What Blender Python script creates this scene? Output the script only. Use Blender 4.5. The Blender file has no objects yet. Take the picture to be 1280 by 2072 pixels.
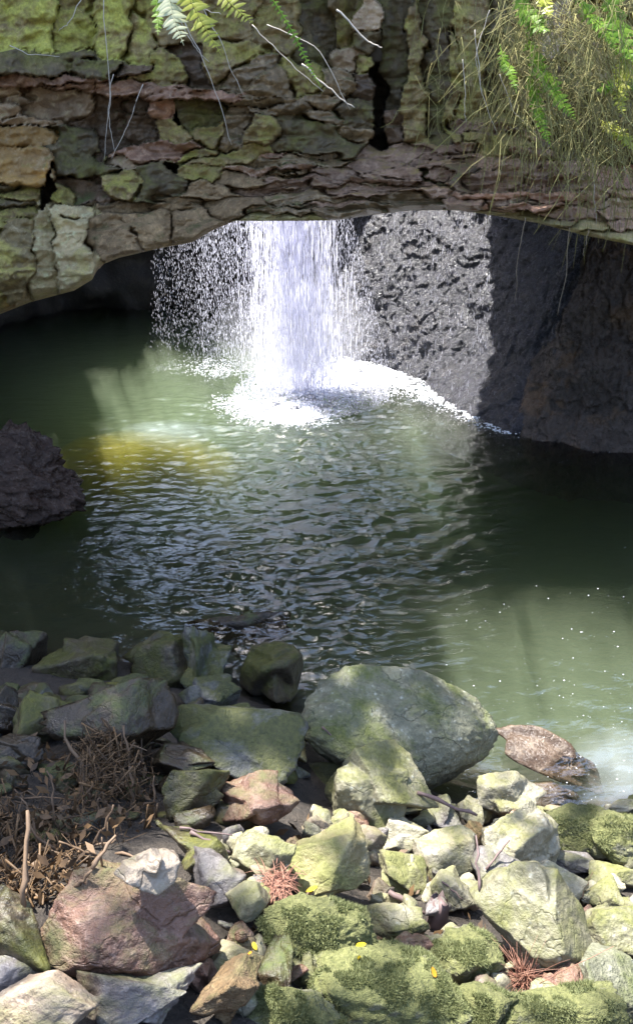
import bpy, math, random
import numpy as np
from mathutils import Vector
R = math.radians
rng = np.random.default_rng(7)
random.seed(7)
scene = bpy.context.scene
col = scene.collection

# ------------------------------------------------------------------ camera
CAMZ, PITCH, FPX = 4.5, R(28), 1595.0
cam_d = bpy.data.cameras.new('camera')
cam_d.sensor_fit = 'VERTICAL'; cam_d.sensor_height = 24.0
cam_d.lens = 24.0 * FPX / 2072.0
cam_d.clip_end = 500; cam_d.clip_start = 0.05
cam = bpy.data.objects.new('camera', cam_d); col.objects.link(cam)
cam.location = (0, 0, CAMZ); cam.rotation_euler = (R(90) - PITCH, 0, 0)
scene.camera = cam

# ------------------------------------------------------------------ sky, sun, exposure
TO_SUN = Vector((-0.29, 0.28, 0.92)).normalized()
ELEV = math.asin(TO_SUN.z); AZ = math.atan2(TO_SUN.x, TO_SUN.y)
w = bpy.data.worlds.new('World'); scene.world = w; w.use_nodes = True
nt = w.node_tree; nt.nodes.clear()
wo = nt.nodes.new('ShaderNodeOutputWorld'); bg = nt.nodes.new('ShaderNodeBackground'); sk = nt.nodes.new('ShaderNodeTexSky')
sk.sky_type = 'NISHITA'; sk.sun_disc = False; sk.sun_elevation = ELEV; sk.sun_rotation = AZ; sk.dust_density = 1.6; sk.ozone_density = 1.0
bg.inputs[1].default_value = 0.15
nt.links.new(sk.outputs[0], bg.inputs[0]); nt.links.new(bg.outputs[0], wo.inputs[0])
sd = bpy.data.lights.new('sun', 'SUN'); sd.energy = 5.0; sd.angle = R(0.53); sd.color = (1.0, 0.97, 0.93)
so = bpy.data.objects.new('sun', sd); col.objects.link(so)
so.rotation_euler = TO_SUN.to_track_quat('Z', 'Y').to_euler(); so.location = TO_SUN * 40
vs = scene.view_settings
vs.view_transform = 'Standard'; vs.look = 'None'; vs.gamma = 1.0; vs.use_curve_mapping = False
vs.exposure = 2.0
cy = scene.cycles
cy.max_bounces = 12; cy.diffuse_bounces = 9; cy.glossy_bounces = 4; cy.transparent_max_bounces = 12
cy.volume_bounces = 2; cy.sample_clamp_indirect = 6.0; cy.use_denoising = True
cy.caustics_reflective = False; cy.caustics_refractive = False

# ------------------------------------------------------------------ projection helpers (a pixel of the photo to a point of the place)
FW = np.array((0, math.cos(PITCH), -math.sin(PITCH))); UP = np.array((0, math.sin(PITCH), math.cos(PITCH))); RT = np.array((1., 0, 0))
CAM = np.array((0, 0, CAMZ))
def ray(px, py):
    px = np.asarray(px, float)[..., None]; py = np.asarray(py, float)[..., None]
    return FW + RT * (px - 640) / FPX - UP * (py - 1036) / FPX
def at_y(px, py, y):
    d = ray(px, py); return CAM + d * (np.asarray(y, float)[..., None] / d[..., 1:2])
def at_z(px, py, z=0.0):
    d = ray(px, py); return CAM + d * ((z - CAMZ) / d[..., 2:3])

# ------------------------------------------------------------------ noise (vectorised)
_p = np.random.default_rng(11).permutation(256); _p = np.concatenate([_p, _p, _p])
_g = np.random.default_rng(12).normal(size=(256, 3)); _g /= np.linalg.norm(_g, axis=1)[:, None]
def perlin(P):
    P = np.asarray(P, float); I = np.floor(P).astype(int); F = P - I; I &= 255
    W = F * F * F * (F * (F * 6 - 15) + 10); out = 0
    for a in (0, 1):
        for b in (0, 1):
            for c in (0, 1):
                h = _p[_p[_p[I[..., 0] + a] + I[..., 1] + b] + I[..., 2] + c]
                d = F - np.array((a, b, c)); v = (_g[h] * d).sum(-1)
                wx = W[..., 0] if a else 1 - W[..., 0]; wy = W[..., 1] if b else 1 - W[..., 1]; wz = W[..., 2] if c else 1 - W[..., 2]
                out = out + v * wx * wy * wz
    return out * 1.5
def fbm(P, o=4, lac=2.03, g=0.5):
    P = np.asarray(P, float); s = 0; a = 1.0
    for i in range(o):
        s = s + a * perlin(P + 17.3 * i); P = P * lac; a *= g
    return s
def ridged(P, o=4):
    P = np.asarray(P, float); s = 0; a = 1.0
    for i in range(o):
        s = s + a * (1 - np.abs(perlin(P + 9.1 * i)) * 2); P = P * 2.1; a *= 0.5
    return s
def cell2(u, v, seed=3):
    """cellular noise in 2D: distance to nearest, gap to the next, id of the nearest"""
    iu = np.floor(u).astype(int); iv = np.floor(v).astype(int)
    f1 = np.full(u.shape, 9.); f2 = np.full(u.shape, 9.); idn = np.zeros(u.shape)
    for a in (-1, 0, 1):
        for b in (-1, 0, 1):
            h = _p[(_p[(iu + a + seed) & 255] + iv + b) & 255]; h2 = _p[h + 57]
            du = iu + a + 0.1 + 0.8 * h / 255. - u; dv = iv + b + 0.1 + 0.8 * h2 / 255. - v
            d = np.sqrt(du * du + dv * dv); n = d < f1
            f2 = np.where(n, f1, np.minimum(f2, d)); idn = np.where(n, h / 255., idn); f1 = np.where(n, d, f1)
    return f1, f2 - f1, idn
def sstep(a, b, x):
    t = np.clip((x - a) / (b - a), 0, 1); return t * t * (3 - 2 * t)

# ------------------------------------------------------------------ object helpers
def tag(o, label=None, cat=None, group=None, kind=None):
    if label: o['label'] = label
    if cat: o['category'] = cat
    if group: o['group'] = group
    if kind: o['kind'] = kind
    return o
def empty(name, loc=(0, 0, 0)):
    o = bpy.data.objects.new(name, None); o.location = loc; o.empty_display_size = 0.1; col.objects.link(o); return o
def mesh_np(name, V, F, mat=None, smooth=True):
    """V (n,3); F (m,3) or (m,4) int array"""
    V = np.asarray(V, np.float32); F = np.asarray(F, np.int32); k = F.shape[1]
    me = bpy.data.meshes.new(name)
    me.vertices.add(len(V)); me.vertices.foreach_set('co', V.ravel())
    me.loops.add(F.size); me.loops.foreach_set('vertex_index', F.ravel())
    me.polygons.add(len(F)); me.polygons.foreach_set('loop_start', np.arange(0, F.size, k, dtype=np.int32))
    me.polygons.foreach_set('loop_total', np.full(len(F), k, np.int32))
    me.update(calc_edges=True); me.validate()
    if smooth: me.polygons.foreach_set('use_smooth', np.ones(len(me.polygons), bool))
    if mat: me.materials.append(mat)
    return me
def link(name, me, parent=None, loc=None):
    o = bpy.data.objects.new(name, me); col.objects.link(o)
    if parent: o.parent = parent
    if loc is not None: o.location = loc
    return o
def grid_faces(nu, nv):
    i = np.arange(nu * nv).reshape(nv, nu)
    return np.stack([i[:-1, :-1], i[:-1, 1:], i[1:, 1:], i[1:, :-1]], -1).reshape(-1, 4)
def tubes(paths, radii, sides=5):
    """several tubes in one vertex list; paths: list of (n,3), radii: list of (n,)"""
    VV, FF, base = [], [], 0
    ang = np.linspace(0, 2 * np.pi, sides, endpoint=False)
    for P, r in zip(paths, radii):
        P = np.asarray(P, float); n = len(P); r = np.broadcast_to(r, (n,))
        T = np.gradient(P, axis=0); T /= np.linalg.norm(T, axis=1)[:, None] + 1e-9
        ref = np.where(np.abs(T[:, 2:3]) > 0.9, np.array((1., 0, 0)), np.array((0, 0, 1.)))
        A = np.cross(T, ref); A /= np.linalg.norm(A, axis=1)[:, None]; B = np.cross(T, A)
        V = P[:, None] + r[:, None, None] * (np.cos(ang)[None, :, None] * A[:, None] + np.sin(ang)[None, :, None] * B[:, None])
        VV.append(V.reshape(-1, 3))
        i = np.arange(n * sides).reshape(n, sides); j = np.roll(i, -1, axis=1)
        f = np.stack([i[:-1], j[:-1], j[1:], i[1:]], -1).reshape(-1, 4) + base
        FF.append(f)
        cap0 = i[0] + base; cap1 = i[-1] + base
        for c in (cap0[::-1], cap1):
            for k in range(1, sides - 2, 2): FF.append(np.array([[c[0], c[k], c[k + 1], c[min(k + 2, sides - 1)]]]))
            if sides % 2: FF.append(np.array([[c[0], c[sides - 2], c[sides - 1], c[sides - 1]]])[:0])
        base += n * sides
    return np.concatenate(VV), np.concatenate(FF)
def ico(sub):
    import bmesh
    b = bmesh.new(); bmesh.ops.create_icosphere(b, subdivisions=sub, radius=1.0)
    V = np.array([v.co[:] for v in b.verts]); F = np.array([[v.index for v in f.verts] for f in b.faces]); b.free()
    return V, F
ICO = {s: ico(s) for s in (1, 2, 3, 4, 5, 6)}

# ------------------------------------------------------------------ materials
def newmat(name):
    m = bpy.data.materials.new(name); m.use_nodes = True; t = m.node_tree; t.nodes.clear()
    out = t.nodes.new('ShaderNodeOutputMaterial'); return m, t, out
def N(t, typ, **kw):
    n = t.nodes.new(typ)
    for k, v in kw.items():
        if k.startswith('i_'): n.inputs[k[2:].replace('_', ' ')].default_value = v
        else: setattr(n, k, v)
    return n
def noise(t, vec, scale, detail=5, rough=0.6, dist=0.0):
    n = N(t, 'ShaderNodeTexNoise'); n.inputs['Scale'].default_value = scale; n.inputs['Detail'].default_value = detail
    n.inputs['Roughness'].default_value = rough; n.inputs['Distortion'].default_value = dist
    t.links.new(vec, n.inputs['Vector']); return n.outputs['Fac']
def ramp(t, fac, stops):
    r = N(t, 'ShaderNodeValToRGB'); e = r.color_ramp.elements
    while len(e) < len(stops): e.new(0.5)
    for i, (p, c) in enumerate(stops):
        e[i].position = p; e[i].color = (c, c, c, 1) if not hasattr(c, '__len__') else (*c, 1)
    t.links.new(fac, r.inputs[0]); return r.outputs[0]
def mixc(t, fac, a, b, mode='MIX'):
    m = N(t, 'ShaderNodeMix', data_type='RGBA', blend_type=mode)
    for s, v in ((0, fac), (6, a), (7, b)):
        if isinstance(v, (int, float)): m.inputs[s].default_value = v
        elif isinstance(v, tuple): m.inputs[s].default_value = (*v, 1)
        else: t.links.new(v, m.inputs[s])
    return m.outputs[2]
def mth(t, op, a, b=None, clamp=False):
    m = N(t, 'ShaderNodeMath', operation=op, use_clamp=clamp)
    for i, v in enumerate((a, b)):
        if v is None: continue
        if isinstance(v, (int, float)): m.inputs[i].default_value = v
        else: t.links.new(v, m.inputs[i])
    return m.outputs[0]

def rock_mat(name, cols, moss=0.0, mosscol=((0.10, 0.14, 0.02), (0.20, 0.24, 0.05)), rough=(0.45, 0.75), scale=6.0, bump=0.5,
             stain=None, stain_amt=0.5, up_moss=0.7, streak=False, spec=0.5, coord='Object', lichen=0.0, grime=1.0):
    """cols: 3 base tones; moss 0..1 share of the surface under moss; stain: a patch colour"""
    m, t, out = newmat(name)
    tc = N(t, 'ShaderNodeTexCoord'); geo = N(t, 'ShaderNodeNewGeometry'); oi = N(t, 'ShaderNodeObjectInfo')
    add = N(t, 'ShaderNodeVectorMath', operation='ADD')
    sc_ = N(t, 'ShaderNodeVectorMath', operation='SCALE'); sc_.inputs['Scale'].default_value = 37.0
    cmb = N(t, 'ShaderNodeCombineXYZ')
    for i in range(3): t.links.new(oi.outputs['Random'], cmb.inputs[i])
    t.links.new(cmb.outputs[0], sc_.inputs[0]); t.links.new(geo.outputs['Position'], add.inputs[0]); t.links.new(sc_.outputs[0], add.inputs[1])
    v = add.outputs[0]
    n1 = noise(t, v, scale * 0.6, 6, 0.62, 0.6); n2 = noise(t, v, scale * 2.3, 6, 0.7); n3 = noise(t, v, scale * 9, 4, 0.7)
    c = mixc(t, ramp(t, n1, [(0.36, 0.0), (0.62, 1.0)]), cols[0], cols[1])
    c = mixc(t, ramp(t, n2, [(0.5, 0.0), (0.72, 0.9)]), c, cols[2])
    if stain:
        n5 = noise(t, v, scale * 0.35, 4, 0.55, 0.8)
        c = mixc(t, ramp(t, n5, [(0.56 - 0.3 * (stain_amt - 0.5), 0.0), (0.66 - 0.3 * (stain_amt - 0.5), 0.85)]), c, stain)
    if streak:
        mp = N(t, 'ShaderNodeMapping'); mp.inputs['Scale'].default_value = (7, 7, 0.6); t.links.new(v, mp.inputs['Vector'])
        n6 = noise(t, mp.outputs[0], 1.6, 5, 0.6)
        c = mixc(t, ramp(t, n6, [(0.4, 0.55), (0.66, 0.0)]), c, tuple(x * 0.35 for x in cols[0]))
    c = mixc(t, ramp(t, n3, [(0.28, 0.35 * grime), (0.5, 0.0)]), c, tuple(x * 0.4 for x in cols[0]))     # pits and grain
    c = mixc(t, ramp(t, n3, [(0.62, 0.0), (0.8, 0.35)]), c, tuple(min(1, x * 1.9 + 0.03) for x in cols[2]))
    vo2 = N(t, 'ShaderNodeTexVoronoi', feature='DISTANCE_TO_EDGE'); vo2.inputs['Scale'].default_value = scale * 0.75
    wv_ = N(t, 'ShaderNodeVectorMath', operation='ADD'); nz_ = N(t, 'ShaderNodeTexNoise'); nz_.inputs['Scale'].default_value = scale * .9; nz_.inputs['Detail'].default_value = 4; t.links.new(v, nz_.inputs['Vector'])
    sv_ = N(t, 'ShaderNodeVectorMath', operation='SCALE'); sv_.inputs['Scale'].default_value = 1.6 / scale; t.links.new(nz_.outputs['Color'], sv_.inputs[0]); t.links.new(v, wv_.inputs[0]); t.links.new(sv_.outputs[0], wv_.inputs[1]); t.links.new(wv_.outputs[0], vo2.inputs['Vector'])
    crk = mth(t, 'MULTIPLY', ramp(t, vo2.outputs['Distance'], [(0.0, 1.0), (0.02, 0.0)]), ramp(t, n1, [(.45, 0.0), (.55, 1.0)]))
    c = mixc(t, mth(t, 'MULTIPLY', crk, .5 * grime), c, tuple(x * .25 for x in cols[0]))
    n8 = noise(t, v, scale * 4.5, 5, .75, .3)
    c = mixc(t, ramp(t, n8, [(.30, .6 * grime), (.44, 0.0)]), c, tuple(x * .45 for x in cols[0]))
    c = mixc(t, ramp(t, n8, [(.58, 0.0), (.74, .55)]), c, tuple(min(.8, x * 1.5 + .02) for x in cols[2]))
    if lichen:
        vo = N(t, 'ShaderNodeTexVoronoi'); vo.inputs['Scale'].default_value = scale * 5; t.links.new(v, vo.inputs['Vector'])
        c = mixc(t, mth(t, 'MULTIPLY', ramp(t, vo.outputs['Distance'], [(0.16, 1.0), (0.3, 0.0)]), ramp(t, n2, [(0.5 , 0.0), (0.6, lichen)])), c, (0.52, 0.54, 0.46))
    rr = mth(t, 'ADD', mth(t, 'MULTIPLY', n2, (rough[1] - rough[0]) * 1.6), rough[0] - 0.3 * (rough[1] - rough[0]))
    hgt = mth(t, 'SUBTRACT', mth(t, 'ADD', mth(t, 'ADD', mth(t, 'MULTIPLY', n2, 0.6), mth(t, 'MULTIPLY', n8, 0.35)), mth(t, 'MULTIPLY', n3, 0.3)), mth(t, 'MULTIPLY', crk, .2))
    if moss > 0:
        n4 = noise(t, v, scale * 0.8, 7, 0.68, 0.4)
        nz = N(t, 'ShaderNodeSeparateXYZ'); t.links.new(geo.outputs['Normal'], nz.inputs[0])
        f = mth(t, 'ADD', n4, mth(t, 'MULTIPLY', mth(t, 'SUBTRACT', nz.outputs[2], 0.35), 0.22 * up_moss))
        th = 0.72 - 0.5 * moss
        f = ramp(t, f, [(max(th - 0.09, 0), 0.0), (min(th + 0.10, 1), 1.0)])
        mc = mixc(t, ramp(t, n3, [(0.3, 0.0), (0.7, 1.0)]), mosscol[0], mosscol[1])
        c = mixc(t, mth(t, 'MULTIPLY', f, 0.92), c, mc)
        rr = mth(t, 'ADD', rr, mth(t, 'MULTIPLY', f, 0.25), True)
        hgt = mth(t, 'ADD', hgt, mth(t, 'MULTIPLY', mth(t, 'MULTIPLY', f, noise(t, v, scale * 22, 3, 0.7)), 0.35))
    hsv = N(t, 'ShaderNodeHueSaturation'); t.links.new(c, hsv.inputs['Color'])
    t.links.new(mth(t, 'ADD', mth(t, 'MULTIPLY', oi.outputs['Random'], 0.36), 0.82), hsv.inputs['Value'])
    bs = N(t, 'ShaderNodeBsdfPrincipled'); t.links.new(hsv.outputs[0], bs.inputs['Base Color']); t.links.new(rr, bs.inputs['Roughness'])
    bs.inputs['Specular IOR Level'].default_value = spec
    b = N(t, 'ShaderNodeBump'); b.inputs['Strength'].default_value = bump; b.inputs['Distance'].default_value = 0.05
    t.links.new(hgt, b.inputs['Height']); t.links.new(b.outputs[0], bs.inputs['Normal'])
    t.links.new(bs.outputs[0], out.inputs[0]); return m

def bed_mat(name, c_top, c_mud, z0, z1):
    m, t, out = newmat(name); geo = N(t, 'ShaderNodeNewGeometry'); sx = N(t, 'ShaderNodeSeparateXYZ'); t.links.new(geo.outputs['Position'], sx.inputs[0])
    f = mth(t, 'DIVIDE', mth(t, 'SUBTRACT', sx.outputs[2], z1), z0 - z1, True)
    f = mth(t, 'MULTIPLY', f, ramp(t, noise(t, geo.outputs['Position'], 1.6, 6, .65, .6), [(.3, .75), (.6, 1.0)]))
    bs = N(t, 'ShaderNodeBsdfPrincipled'); t.links.new(mixc(t, f, c_mud, c_top), bs.inputs['Base Color']); bs.inputs['Roughness'].default_value = .9
    t.links.new(bs.outputs[0], out.inputs[0]); return m
def plain_mat(name, c1, c2, rough=0.6, scale=30, trans=0.0, spec=0.4):
    m, t, out = newmat(name); geo = N(t, 'ShaderNodeNewGeometry'); oi = N(t, 'ShaderNodeObjectInfo')
    f = noise(t, geo.outputs['Position'], scale, 4, 0.6)
    f = mth(t, 'ADD', mth(t, 'MULTIPLY', geo.outputs['Random Per Island'], 0.7), mth(t, 'SUBTRACT', f, 0.35), True)
    c = mixc(t, f, c1, c2)
    bs = N(t, 'ShaderNodeBsdfPrincipled'); t.links.new(c, bs.inputs['Base Color']); bs.inputs['Roughness'].default_value = rough
    bs.inputs['Specular IOR Level'].default_value = spec
    if trans:
        tr = N(t, 'ShaderNodeBsdfTranslucent'); t.links.new(c, tr.inputs[0]); mx = N(t, 'ShaderNodeMixShader'); mx.inputs[0].default_value = trans
        t.links.new(bs.outputs[0], mx.inputs[1]); t.links.new(tr.outputs[0], mx.inputs[2]); t.links.new(mx.outputs[0], out.inputs[0])
    else: t.links.new(bs.outputs[0], out.inputs[0])
    return m

GREENMOSS = ((0.075, 0.10, 0.012), (0.20, 0.24, 0.035)); DARKMOSS = ((0.04, 0.055, 0.012), (0.10, 0.12, 0.03)); PALEMOSS = ((0.15, 0.165, 0.06), (0.30, 0.31, 0.15))
GREY = [(0.10, 0.10, 0.105), (0.17, 0.165, 0.165), (0.24, 0.23, 0.22)]
M = {
 # the arch
 'moss_bright': rock_mat('mossy arch rock', [(0.210, 0.146, 0.064), (0.336, 0.248, 0.097), (0.480, 0.350, 0.169)], 0.50, ((0.219, 0.207, 0.037), (0.521, 0.480, 0.101)), scale=3.5, streak=True, up_moss=0.2, rough=(0.6, 0.9), grime=0.6),
 'moss_mid': rock_mat('mossy brown arch rock', [(0.200, 0.132, 0.057), (0.337, 0.243, 0.093), (0.448, 0.301, 0.145)], 0.40, ((0.158, 0.150, 0.029), (0.380, 0.320, 0.071)), scale=4, streak=True, up_moss=0.2, rough=(0.5, 0.85), grime=0.6),
 'moss_dark': rock_mat('dark mossy arch rock', [(0.096, 0.065, 0.033), (0.160, 0.115, 0.050), (0.243, 0.174, 0.087)], 0.34, ((0.082, 0.079, 0.016), (0.192, 0.167, 0.038)), scale=4, streak=True, up_moss=0.2, rough=(0.45, 0.8), grime=0.6),
 'brown': rock_mat('dark brown arch rock', [(0.073, 0.047, 0.027), (0.137, 0.081, 0.044), (0.225, 0.144, 0.081)], 0.12, DARKMOSS, scale=5, rough=(0.35, 0.7), grime=0.6),
 'red': rock_mat('red brown ledge rock', [(0.198, 0.107, 0.065), (0.369, 0.194, 0.116), (0.587, 0.362, 0.222)], 0.08, DARKMOSS, scale=5, rough=(0.35, 0.7), grime=0.6),
 'greypink': rock_mat('pinkish grey ledge rock', [(0.242, 0.163, 0.102), (0.405, 0.276, 0.168), (0.527, 0.430, 0.267)], 0.12, ((0.202, 0.171, 0.062), (0.363, 0.283, 0.110)), scale=5, rough=(0.4, 0.7), grime=0.6),
 'ochre': rock_mat('orange stained arch rock', [(0.25, 0.145, 0.055), (0.42, 0.24, 0.07), (0.42, 0.31, 0.18)], 0.10, GREENMOSS, scale=3.5, stain=(0.50, 0.24, 0.03), stain_amt=0.6, rough=(0.55, 0.85), grime=0.6),
 'ochremoss': rock_mat('orange and green arch rock', [(0.20, 0.145, 0.065), (0.33, 0.23, 0.09), (0.40, 0.32, 0.19)], 0.32, ((0.236, 0.214, 0.046), (0.516, 0.432, 0.116)), scale=3, stain=(0.42, 0.20, 0.035), stain_amt=0.5, streak=True, up_moss=0.2, rough=(0.6, 0.9), grime=0.6),
 'tan': rock_mat('pale olive arch rock', [(0.358, 0.272, 0.141), (0.547, 0.409, 0.212), (0.620, 0.600, 0.332)], 0.22, ((0.308, 0.264, 0.073), (0.591, 0.476, 0.165)), scale=5, up_moss=0.0, rough=(0.6, 0.9), bump=0.8, grime=0.6),
 'rough': rock_mat('pitted grey arch rock', [(0.196, 0.123, 0.059), (0.360, 0.233, 0.114), (0.592, 0.391, 0.197)], 0.16, DARKMOSS, scale=7, up_moss=0.3, rough=(0.5, 0.85), bump=1.0, grime=0.6),
 'slate': rock_mat('wet slate grey ledge rock', [(0.124, 0.084, 0.043), (0.234, 0.158, 0.084), (0.440, 0.301, 0.162)], 0.12, DARKMOSS, scale=6, rough=(0.2, 0.5), grime=0.6),
 'strata': rock_mat('thin bedded pinkish rock', [(0.223, 0.132, 0.084), (0.388, 0.240, 0.156), (0.542, 0.368, 0.250)], 0.14, ((0.254, 0.182, 0.050), (0.460, 0.320, 0.097)), scale=7, rough=(0.22, 0.52), bump=0.8, grime=0.6),
 'olive': rock_mat('olive underside rock', [(0.215, 0.174, 0.085), (0.335, 0.270, 0.129), (0.500, 0.389, 0.197)], 0.3, ((0.192, 0.177, 0.052), (0.378, 0.321, 0.102)), scale=5, up_moss=0.0, grime=0.6),
 'gap': rock_mat('dark joint rock', [(0.032, 0.023, 0.013), (0.065, 0.045, 0.025), (0.112, 0.078, 0.042)], 0.0, scale=5, grime=0.6),
 # cave
 'wetwall': rock_mat('wet dark wall rock', [(0.012, 0.012, 0.015), (0.025, 0.025, 0.032), (0.055, 0.056, 0.073)], 0.0, scale=7, rough=(0.10, 0.42), bump=1.0, stain=(0.030, 0.026, 0.024), stain_amt=0.4, spec=0.5),  # violet cast of the light is put into this rock colour
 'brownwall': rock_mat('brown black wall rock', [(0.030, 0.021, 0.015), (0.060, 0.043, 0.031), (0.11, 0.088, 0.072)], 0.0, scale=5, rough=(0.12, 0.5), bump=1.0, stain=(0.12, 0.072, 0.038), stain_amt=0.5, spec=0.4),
 'cave': rock_mat('cave rock', [(0.016, 0.013, 0.011), (0.028, 0.023, 0.018), (0.045, 0.038, 0.03)], 0.0, scale=2, rough=(0.5, 0.8)),
 'wetboulder': rock_mat('wet purple brown boulder rock', [(0.045, 0.022, 0.013), (0.080, 0.043, 0.027), (0.13, 0.085, 0.06)], 0.0, scale=5, rough=(0.06, 0.4), bump=1.0, spec=0.5),
 # the bank
 'b_moss': rock_mat('green filmed stone', GREY, 0.52, ((0.031, 0.037, 0.005), (0.088, 0.093, 0.014)), scale=4, rough=(0.24, 0.55)),
 'b_boulder': rock_mat('green grey boulder stone', [(0.100, 0.100, 0.064), (0.165, 0.165, 0.108), (0.270, 0.265, 0.188)], 0.24, ((0.060, 0.075, 0.018), (0.140, 0.160, 0.044)), scale=4, rough=(0.5, 0.8), lichen=0.5, bump=0.8),
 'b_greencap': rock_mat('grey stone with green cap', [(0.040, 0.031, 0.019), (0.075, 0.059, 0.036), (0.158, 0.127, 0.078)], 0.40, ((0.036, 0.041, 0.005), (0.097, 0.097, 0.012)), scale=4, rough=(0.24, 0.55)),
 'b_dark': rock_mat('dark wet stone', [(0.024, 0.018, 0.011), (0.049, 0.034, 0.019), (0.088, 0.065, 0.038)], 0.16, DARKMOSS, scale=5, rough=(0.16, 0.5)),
 'b_grey': rock_mat('lilac grey stone', [(0.10, 0.088, 0.082), (0.17, 0.15, 0.14), (0.29, 0.265, 0.25)], 0.22, ((0.07, 0.075, 0.025), (0.15, 0.15, 0.06)), scale=4, rough=(0.3, 0.6), stain=(0.13, 0.085, 0.06), stain_amt=0.5),
 'b_red': rock_mat('red brown stone', [(0.12, 0.062, 0.042), (0.20, 0.112, 0.077), (0.31, 0.215, 0.165)], 0.22, ((0.08, 0.08, 0.025), (0.16, 0.155, 0.06)), scale=4, rough=(0.3, 0.62), bump=0.8, stain=(0.11, 0.075, 0.055), stain_amt=0.5),
 'b_tan': rock_mat('tan stone', [(0.19, 0.145, 0.105), (0.28, 0.225, 0.165), (0.38, 0.325, 0.26)], 0.26, ((0.11, 0.11, 0.035), (0.21, 0.20, 0.08)), scale=3.5, rough=(0.4, 0.7), stain=(0.20, 0.13, 0.085), stain_amt=0.55),
 'b_pale': rock_mat('pale lichened stone', [(0.201, 0.185, 0.124), (0.307, 0.280, 0.198), (0.445, 0.405, 0.304)], 0.24, ((0.127, 0.130, 0.041), (0.265, 0.250, 0.101)), scale=5, rough=(0.32, 0.65), lichen=0.6, stain=(0.180, 0.130, 0.078), stain_amt=0.45),
 'b_yellow': rock_mat('yellow green stone', [(0.20, 0.17, 0.075), (0.26, 0.225, 0.11), (0.35, 0.315, 0.21)], 0.30, ((0.12, 0.125, 0.035), (0.23, 0.23, 0.08)), scale=3.5, rough=(0.5, 0.75), stain=(0.17, 0.12, 0.07), stain_amt=0.45),
 'b_ochre': rock_mat('orange weathered stone', [(0.13, 0.085, 0.045), (0.23, 0.145, 0.06), (0.31, 0.23, 0.12)], 0.14, ((0.09, 0.09, 0.03), (0.17, 0.16, 0.06)), scale=7, rough=(0.6, 0.85), bump=1.0),
 'b_olive': rock_mat('olive stone', [(0.140, 0.132, 0.086), (0.210, 0.193, 0.120), (0.300, 0.273, 0.189)], 0.32, ((0.075, 0.083, 0.019), (0.190, 0.188, 0.056)), scale=4, rough=(0.32, 0.65), lichen=0.5),
 'b_thick': rock_mat('thickly mossed stone', [(0.160, 0.152, 0.120), (0.240, 0.228, 0.172), (0.360, 0.332, 0.267)], 0.60, ((0.070, 0.081, 0.019), (0.200, 0.204, 0.069)), scale=5, rough=(0.6, 0.9), bump=1.0, lichen=0.5),
 'b_sub': rock_mat('drowned brown stone', [(0.06, 0.038, 0.024), (0.11, 0.072, 0.045), (0.19, 0.145, 0.10)], 0.0, scale=6, rough=(0.12, 0.4), stain=(0.13, 0.065, 0.035)),
 'ground': rock_mat('dark bank soil', [(0.035, 0.028, 0.022), (0.06, 0.048, 0.036), (0.10, 0.08, 0.06)], 0.0, scale=8, rough=(0.6, 0.9), bump=1.0),
 'sand': bed_mat('yellow sand', (0.78, 0.58, 0.10), (0.06, 0.048, 0.036), -1.0, -1.75), 'silt': bed_mat('pale silt', (0.20, 0.22, 0.21), (0.06, 0.05, 0.036), -0.3, -1.3),
 'stick': plain_mat('dry stick bark', (0.06, 0.042, 0.03), (0.26, 0.17, 0.10), 0.7, 14),
 'litter': plain_mat('brown leaf litter', (0.018, 0.011, 0.007), (0.20, 0.12, 0.055), 0.6, 20),
 'deadwood': plain_mat('purple brown dead wood', (0.07, 0.045, 0.04), (0.20, 0.14, 0.13), 0.65, 12),
 'root': plain_mat('dry hanging root', (0.16, 0.11, 0.07), (0.40, 0.32, 0.22), 0.7, 20),
 'palevine': plain_mat('pale dry stem', (0.34, 0.28, 0.22), (0.60, 0.54, 0.46), 0.6, 20),
 'tangle': plain_mat('brown root tangle', (0.16, 0.125, 0.045), (0.40, 0.38, 0.14), 0.75, 20, 0.15),
 'needle': plain_mat('reddish dead needles', (0.20, 0.07, 0.045), (0.46, 0.26, 0.18), 0.6, 20, 0.2),
 'fern': plain_mat('fern green', (0.12, 0.25, 0.018), (0.26, 0.40, 0.035), 0.45, 10, 0.45),
 'fernyellow': plain_mat('yellow green fern', (0.30, 0.34, 0.03), (0.46, 0.46, 0.08), 0.45, 10, 0.45),
 'fernpale': plain_mat('bleached fern', (0.45, 0.48, 0.26), (0.62, 0.62, 0.42), 0.4, 10, 0.35),
 'leaf': plain_mat('tree leaf', (0.05, 0.09, 0.015), (0.09, 0.14, 0.03), 0.5, 10, 0.3),
 'bark': plain_mat('tree bark', (0.06, 0.05, 0.04), (0.12, 0.10, 0.08), 0.8, 10),
 'yellowleaf': plain_mat('yellow fallen leaf', (0.62, 0.42, 0.01), (0.72, 0.55, 0.03), 0.5, 30, 0.3),
 'orangeleaf': plain_mat('orange fallen leaf', (0.62, 0.24, 0.01), (0.70, 0.32, 0.03), 0.5, 30, 0.3),
 'mossblade': plain_mat('moss tuft', (0.10, 0.12, 0.04), (0.27, 0.285, 0.13), 0.7, 12, 0.3),
}

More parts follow.
